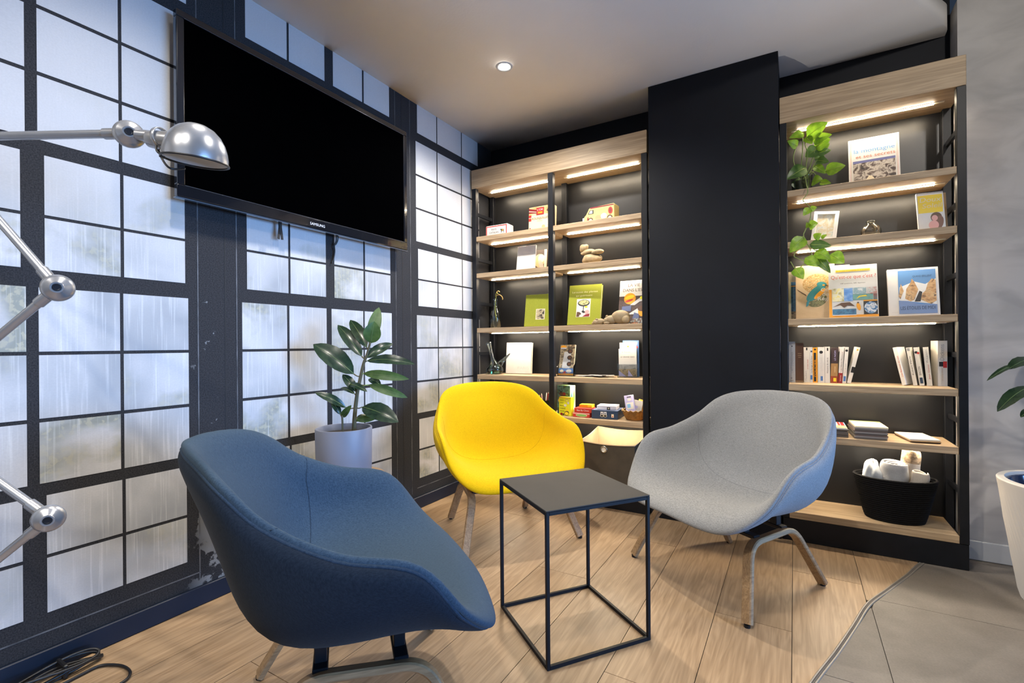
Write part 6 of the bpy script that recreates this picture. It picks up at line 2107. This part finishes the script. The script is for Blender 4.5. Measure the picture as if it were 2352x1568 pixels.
p = Print().rect(0.0, 0.0, 0.112, 0.19, ink('faded cover', (0.72, 0.66, 0.58))).rect(0.01, 0.012, 0.09, 0.018, GREY)
magazines('two thin pale booklets lying at the right of the fifth shelf', 2.490, -0.150, 9, 0.112, 0.19, 3, 0.0055, WHITE, p, [BROWN, TAN, DRED], 0.006)

# ---- rope basket with blankets
t = thing('rope_basket', 'oval black coiled rope basket full of blankets, bottom of right bookcase', 'basket', (2.405, -0.165, S6T + 0.0008), (0, 0, math.radians(2)))
M_ROPE = plain('black rope', (0.005, 0.005, 0.006), 0.8, noise=0.3, nscale=80, bump=0.5, bscale=220, spec=0.15)
bm = bmesh.new()
for k in range(21):
    q = k / 20
    rx, ry = 0.112 + 0.046 * q ** 0.85, 0.082 + 0.030 * q
    z = 0.006 + 0.0098 * k
    tilt = 0.012 * q * 0
    pts = [(rx * math.cos(2 * PI * i / 56), ry * math.sin(2 * PI * i / 56), z) for i in range(56)]
    tube(bm, pts, 0.0060, 7, True)
obj('coiled_rope', bm, M_ROPE, t, True)
bm = bmesh.new()
v = [bm.verts.new((0.112 * math.cos(2 * PI * i / 40), 0.082 * math.sin(2 * PI * i / 40), 0.006)) for i in range(40)]
bm.faces.new(v)
obj('base', bm, M_ROPE, t)


def roll(bm, c, r, h, turns, seed, tilt=(0, 0), ry=1.0, open_top=True):
    """rolled blanket standing on end: a spiral sheet with soft folds"""
    rr = random.Random(seed)
    n = int(26 * turns)
    ph = [rr.uniform(0, 6) for _ in range(4)]
    rows = 12
    G = []
    for i in range(n + 1):
        a = 2 * PI * turns * i / n
        rad = r * (0.16 + 0.84 * i / n)
        col = []
        for k in range(rows + 1):
            q = k / rows
            edge = 1 - 0.22 * max(0, (q - 0.72) / 0.28) ** 2 - 0.05 * math.sin(q * 9 + ph[0] + a * 0.3)
            x = rad * edge * math.cos(a + ph[1])
            y = rad * edge * math.sin(a + ph[1]) * ry
            z = h * q - 0.020 * (1 - i / n) * (1 if q > 0.9 else 0) + 0.006 * math.sin(a * 1.3 + ph[2]) * q
            col.append(bm.verts.new((c[0] + x + tilt[0] * z, c[1] + y + tilt[1] * z, c[2] + z)))
        G.append(col)
    for a, b in zip(G, G[1:]):
        for k in range(rows):
            bm.faces.new((a[k], b[k], b[k + 1], a[k + 1]))
    bmesh.ops.solidify(bm, geom=bm.faces[:], thickness=0.007)
    return bm


M_BLK1 = fabric('grey fleece', (0.34, 0.345, 0.36), (0.46, 0.465, 0.48), 0, 700)
M_BLK2 = fabric('pale blue grey fleece', (0.50, 0.54, 0.58), (0.62, 0.66, 0.70), 0, 700)
M_BLK3 = fabric('cream wool throw', (0.46, 0.41, 0.35), (0.60, 0.55, 0.48), 0, 600)
M_FUR = plain('brown striped knit', (0.30, 0.22, 0.14), 0.9, noise=0.7, nscale=60, bump=0.8, bscale=120)
BZ = S6T + 0.085


def blanket(label, c, r, h, turns, seed, m, lean=(0.0, 0.0), band=None, gap=0.0105):
    """blanket rolled up and stood on end: one spiral sheet, bulging, with slack folds round it"""
    t = thing('blanket', label, 'blanket', (c[0], c[1], BZ), group='blankets in the rope basket')
    rr = random.Random(seed)
    ph = [rr.uniform(0, 6.28) for _ in range(6)]
    n = int(34 * turns)
    rows = 16
    r0 = max(0.006, r - gap * turns)
    bm = bmesh.new()
    G = []
    for i in range(n + 1):
        a = 2 * PI * turns * i / n
        rad = r0 + (r - r0) * i / n
        top = h + 0.007 * math.sin(a * 0.9 + ph[0]) - 0.018 * (1 - i / n)
        col = []
        for k in range(rows + 1):
            q = k / rows
            bul = 1 + 0.05 * math.sin(q * 7 + ph[1] + 0.5 * a) * (i / n) + 0.045 * math.sin(q * 15 + ph[2] - 1.1 * a) * (i / n) - 0.10 * max(0, (q - 0.86) / 0.14) ** 2
            col.append(bm.verts.new((rad * bul * math.cos(a + ph[3]) + lean[0] * q * h, rad * bul * math.sin(a + ph[3]) * 0.92 + lean[1] * q * h, top * q)))
        G.append(col)
    for a, b in zip(G, G[1:]):
        for k in range(rows):
            f_ = bm.faces.new((a[k], b[k], b[k + 1], a[k + 1]))
            if band and k >= rows - 4:
                f_.material_index = 1
    bmesh.ops.recalc_face_normals(bm, faces=bm.faces)
    ret = bmesh.ops.solidify(bm, geom=bm.faces[:], thickness=gap * 0.55)
    o = obj_raw('rolled_cloth', bm, [m] + ([band] if band else []), t, True)
    sb = o.modifiers.new('soft', 'SUBSURF')
    sb.levels = sb.render_levels = 1
    return t


t = thing('blanket', 'pale blue grey fleece bunched at the left of the rope basket', 'blanket', (2.318, -0.165, BZ), group='blankets in the rope basket')
bm = bmesh.new()
nu_, nv_ = 40, 22
G = []
rr = random.Random(9)
for k in range(nv_ + 1):
    q = k / nv_
    ring_ = []
    for i in range(nu_):
        a = 2 * PI * i / nu_
        base = 0.043 if q < 0.55 else 0.043 * math.sqrt(max(0.0, 1 - ((q - 0.55) / 0.45) ** 2)) + 0.002
        fold = 1 + 0.16 * math.sin(3 * a + 5 * q) * min(1, 2.2 * q) + 0.10 * math.sin(7 * a - 9 * q) * q + 0.10 * math.sin(14 * q + 2 * a)
        ring_.append(bm.verts.new((base * fold * math.cos(a) * 0.84 + 0.004 * q, base * fold * math.sin(a) * 1.05, 0.185 * q + 0.012 * math.sin(2 * a + 1) * q)))
    G.append(ring_)
for a, b in zip(G, G[1:]):
    for i in range(nu_):
        bm.faces.new((a[i], a[(i + 1) % nu_], b[(i + 1) % nu_], b[i]))
bm.faces.new(G[-1])
bm.faces.new(list(reversed(G[0])))
o = obj('bunched_cloth', bm, M_BLK2, t, True)
blanket('grey rolled blanket in the middle of the rope basket', (2.392, -0.180), 0.056, 0.195, 3.8, 44, M_BLK1, (0.06, 0.0))
blanket('cream rolled throw with brown striped top, at the right back of the rope basket', (2.460, -0.132), 0.043, 0.250, 2.8, 45, M_BLK3, (0.06, 0.02), M_FUR)
blanket('cream folded throw at the right front of the rope basket', (2.478, -0.196), 0.036, 0.165, 2.2, 46, M_BLK3, (0.12, 0.0))
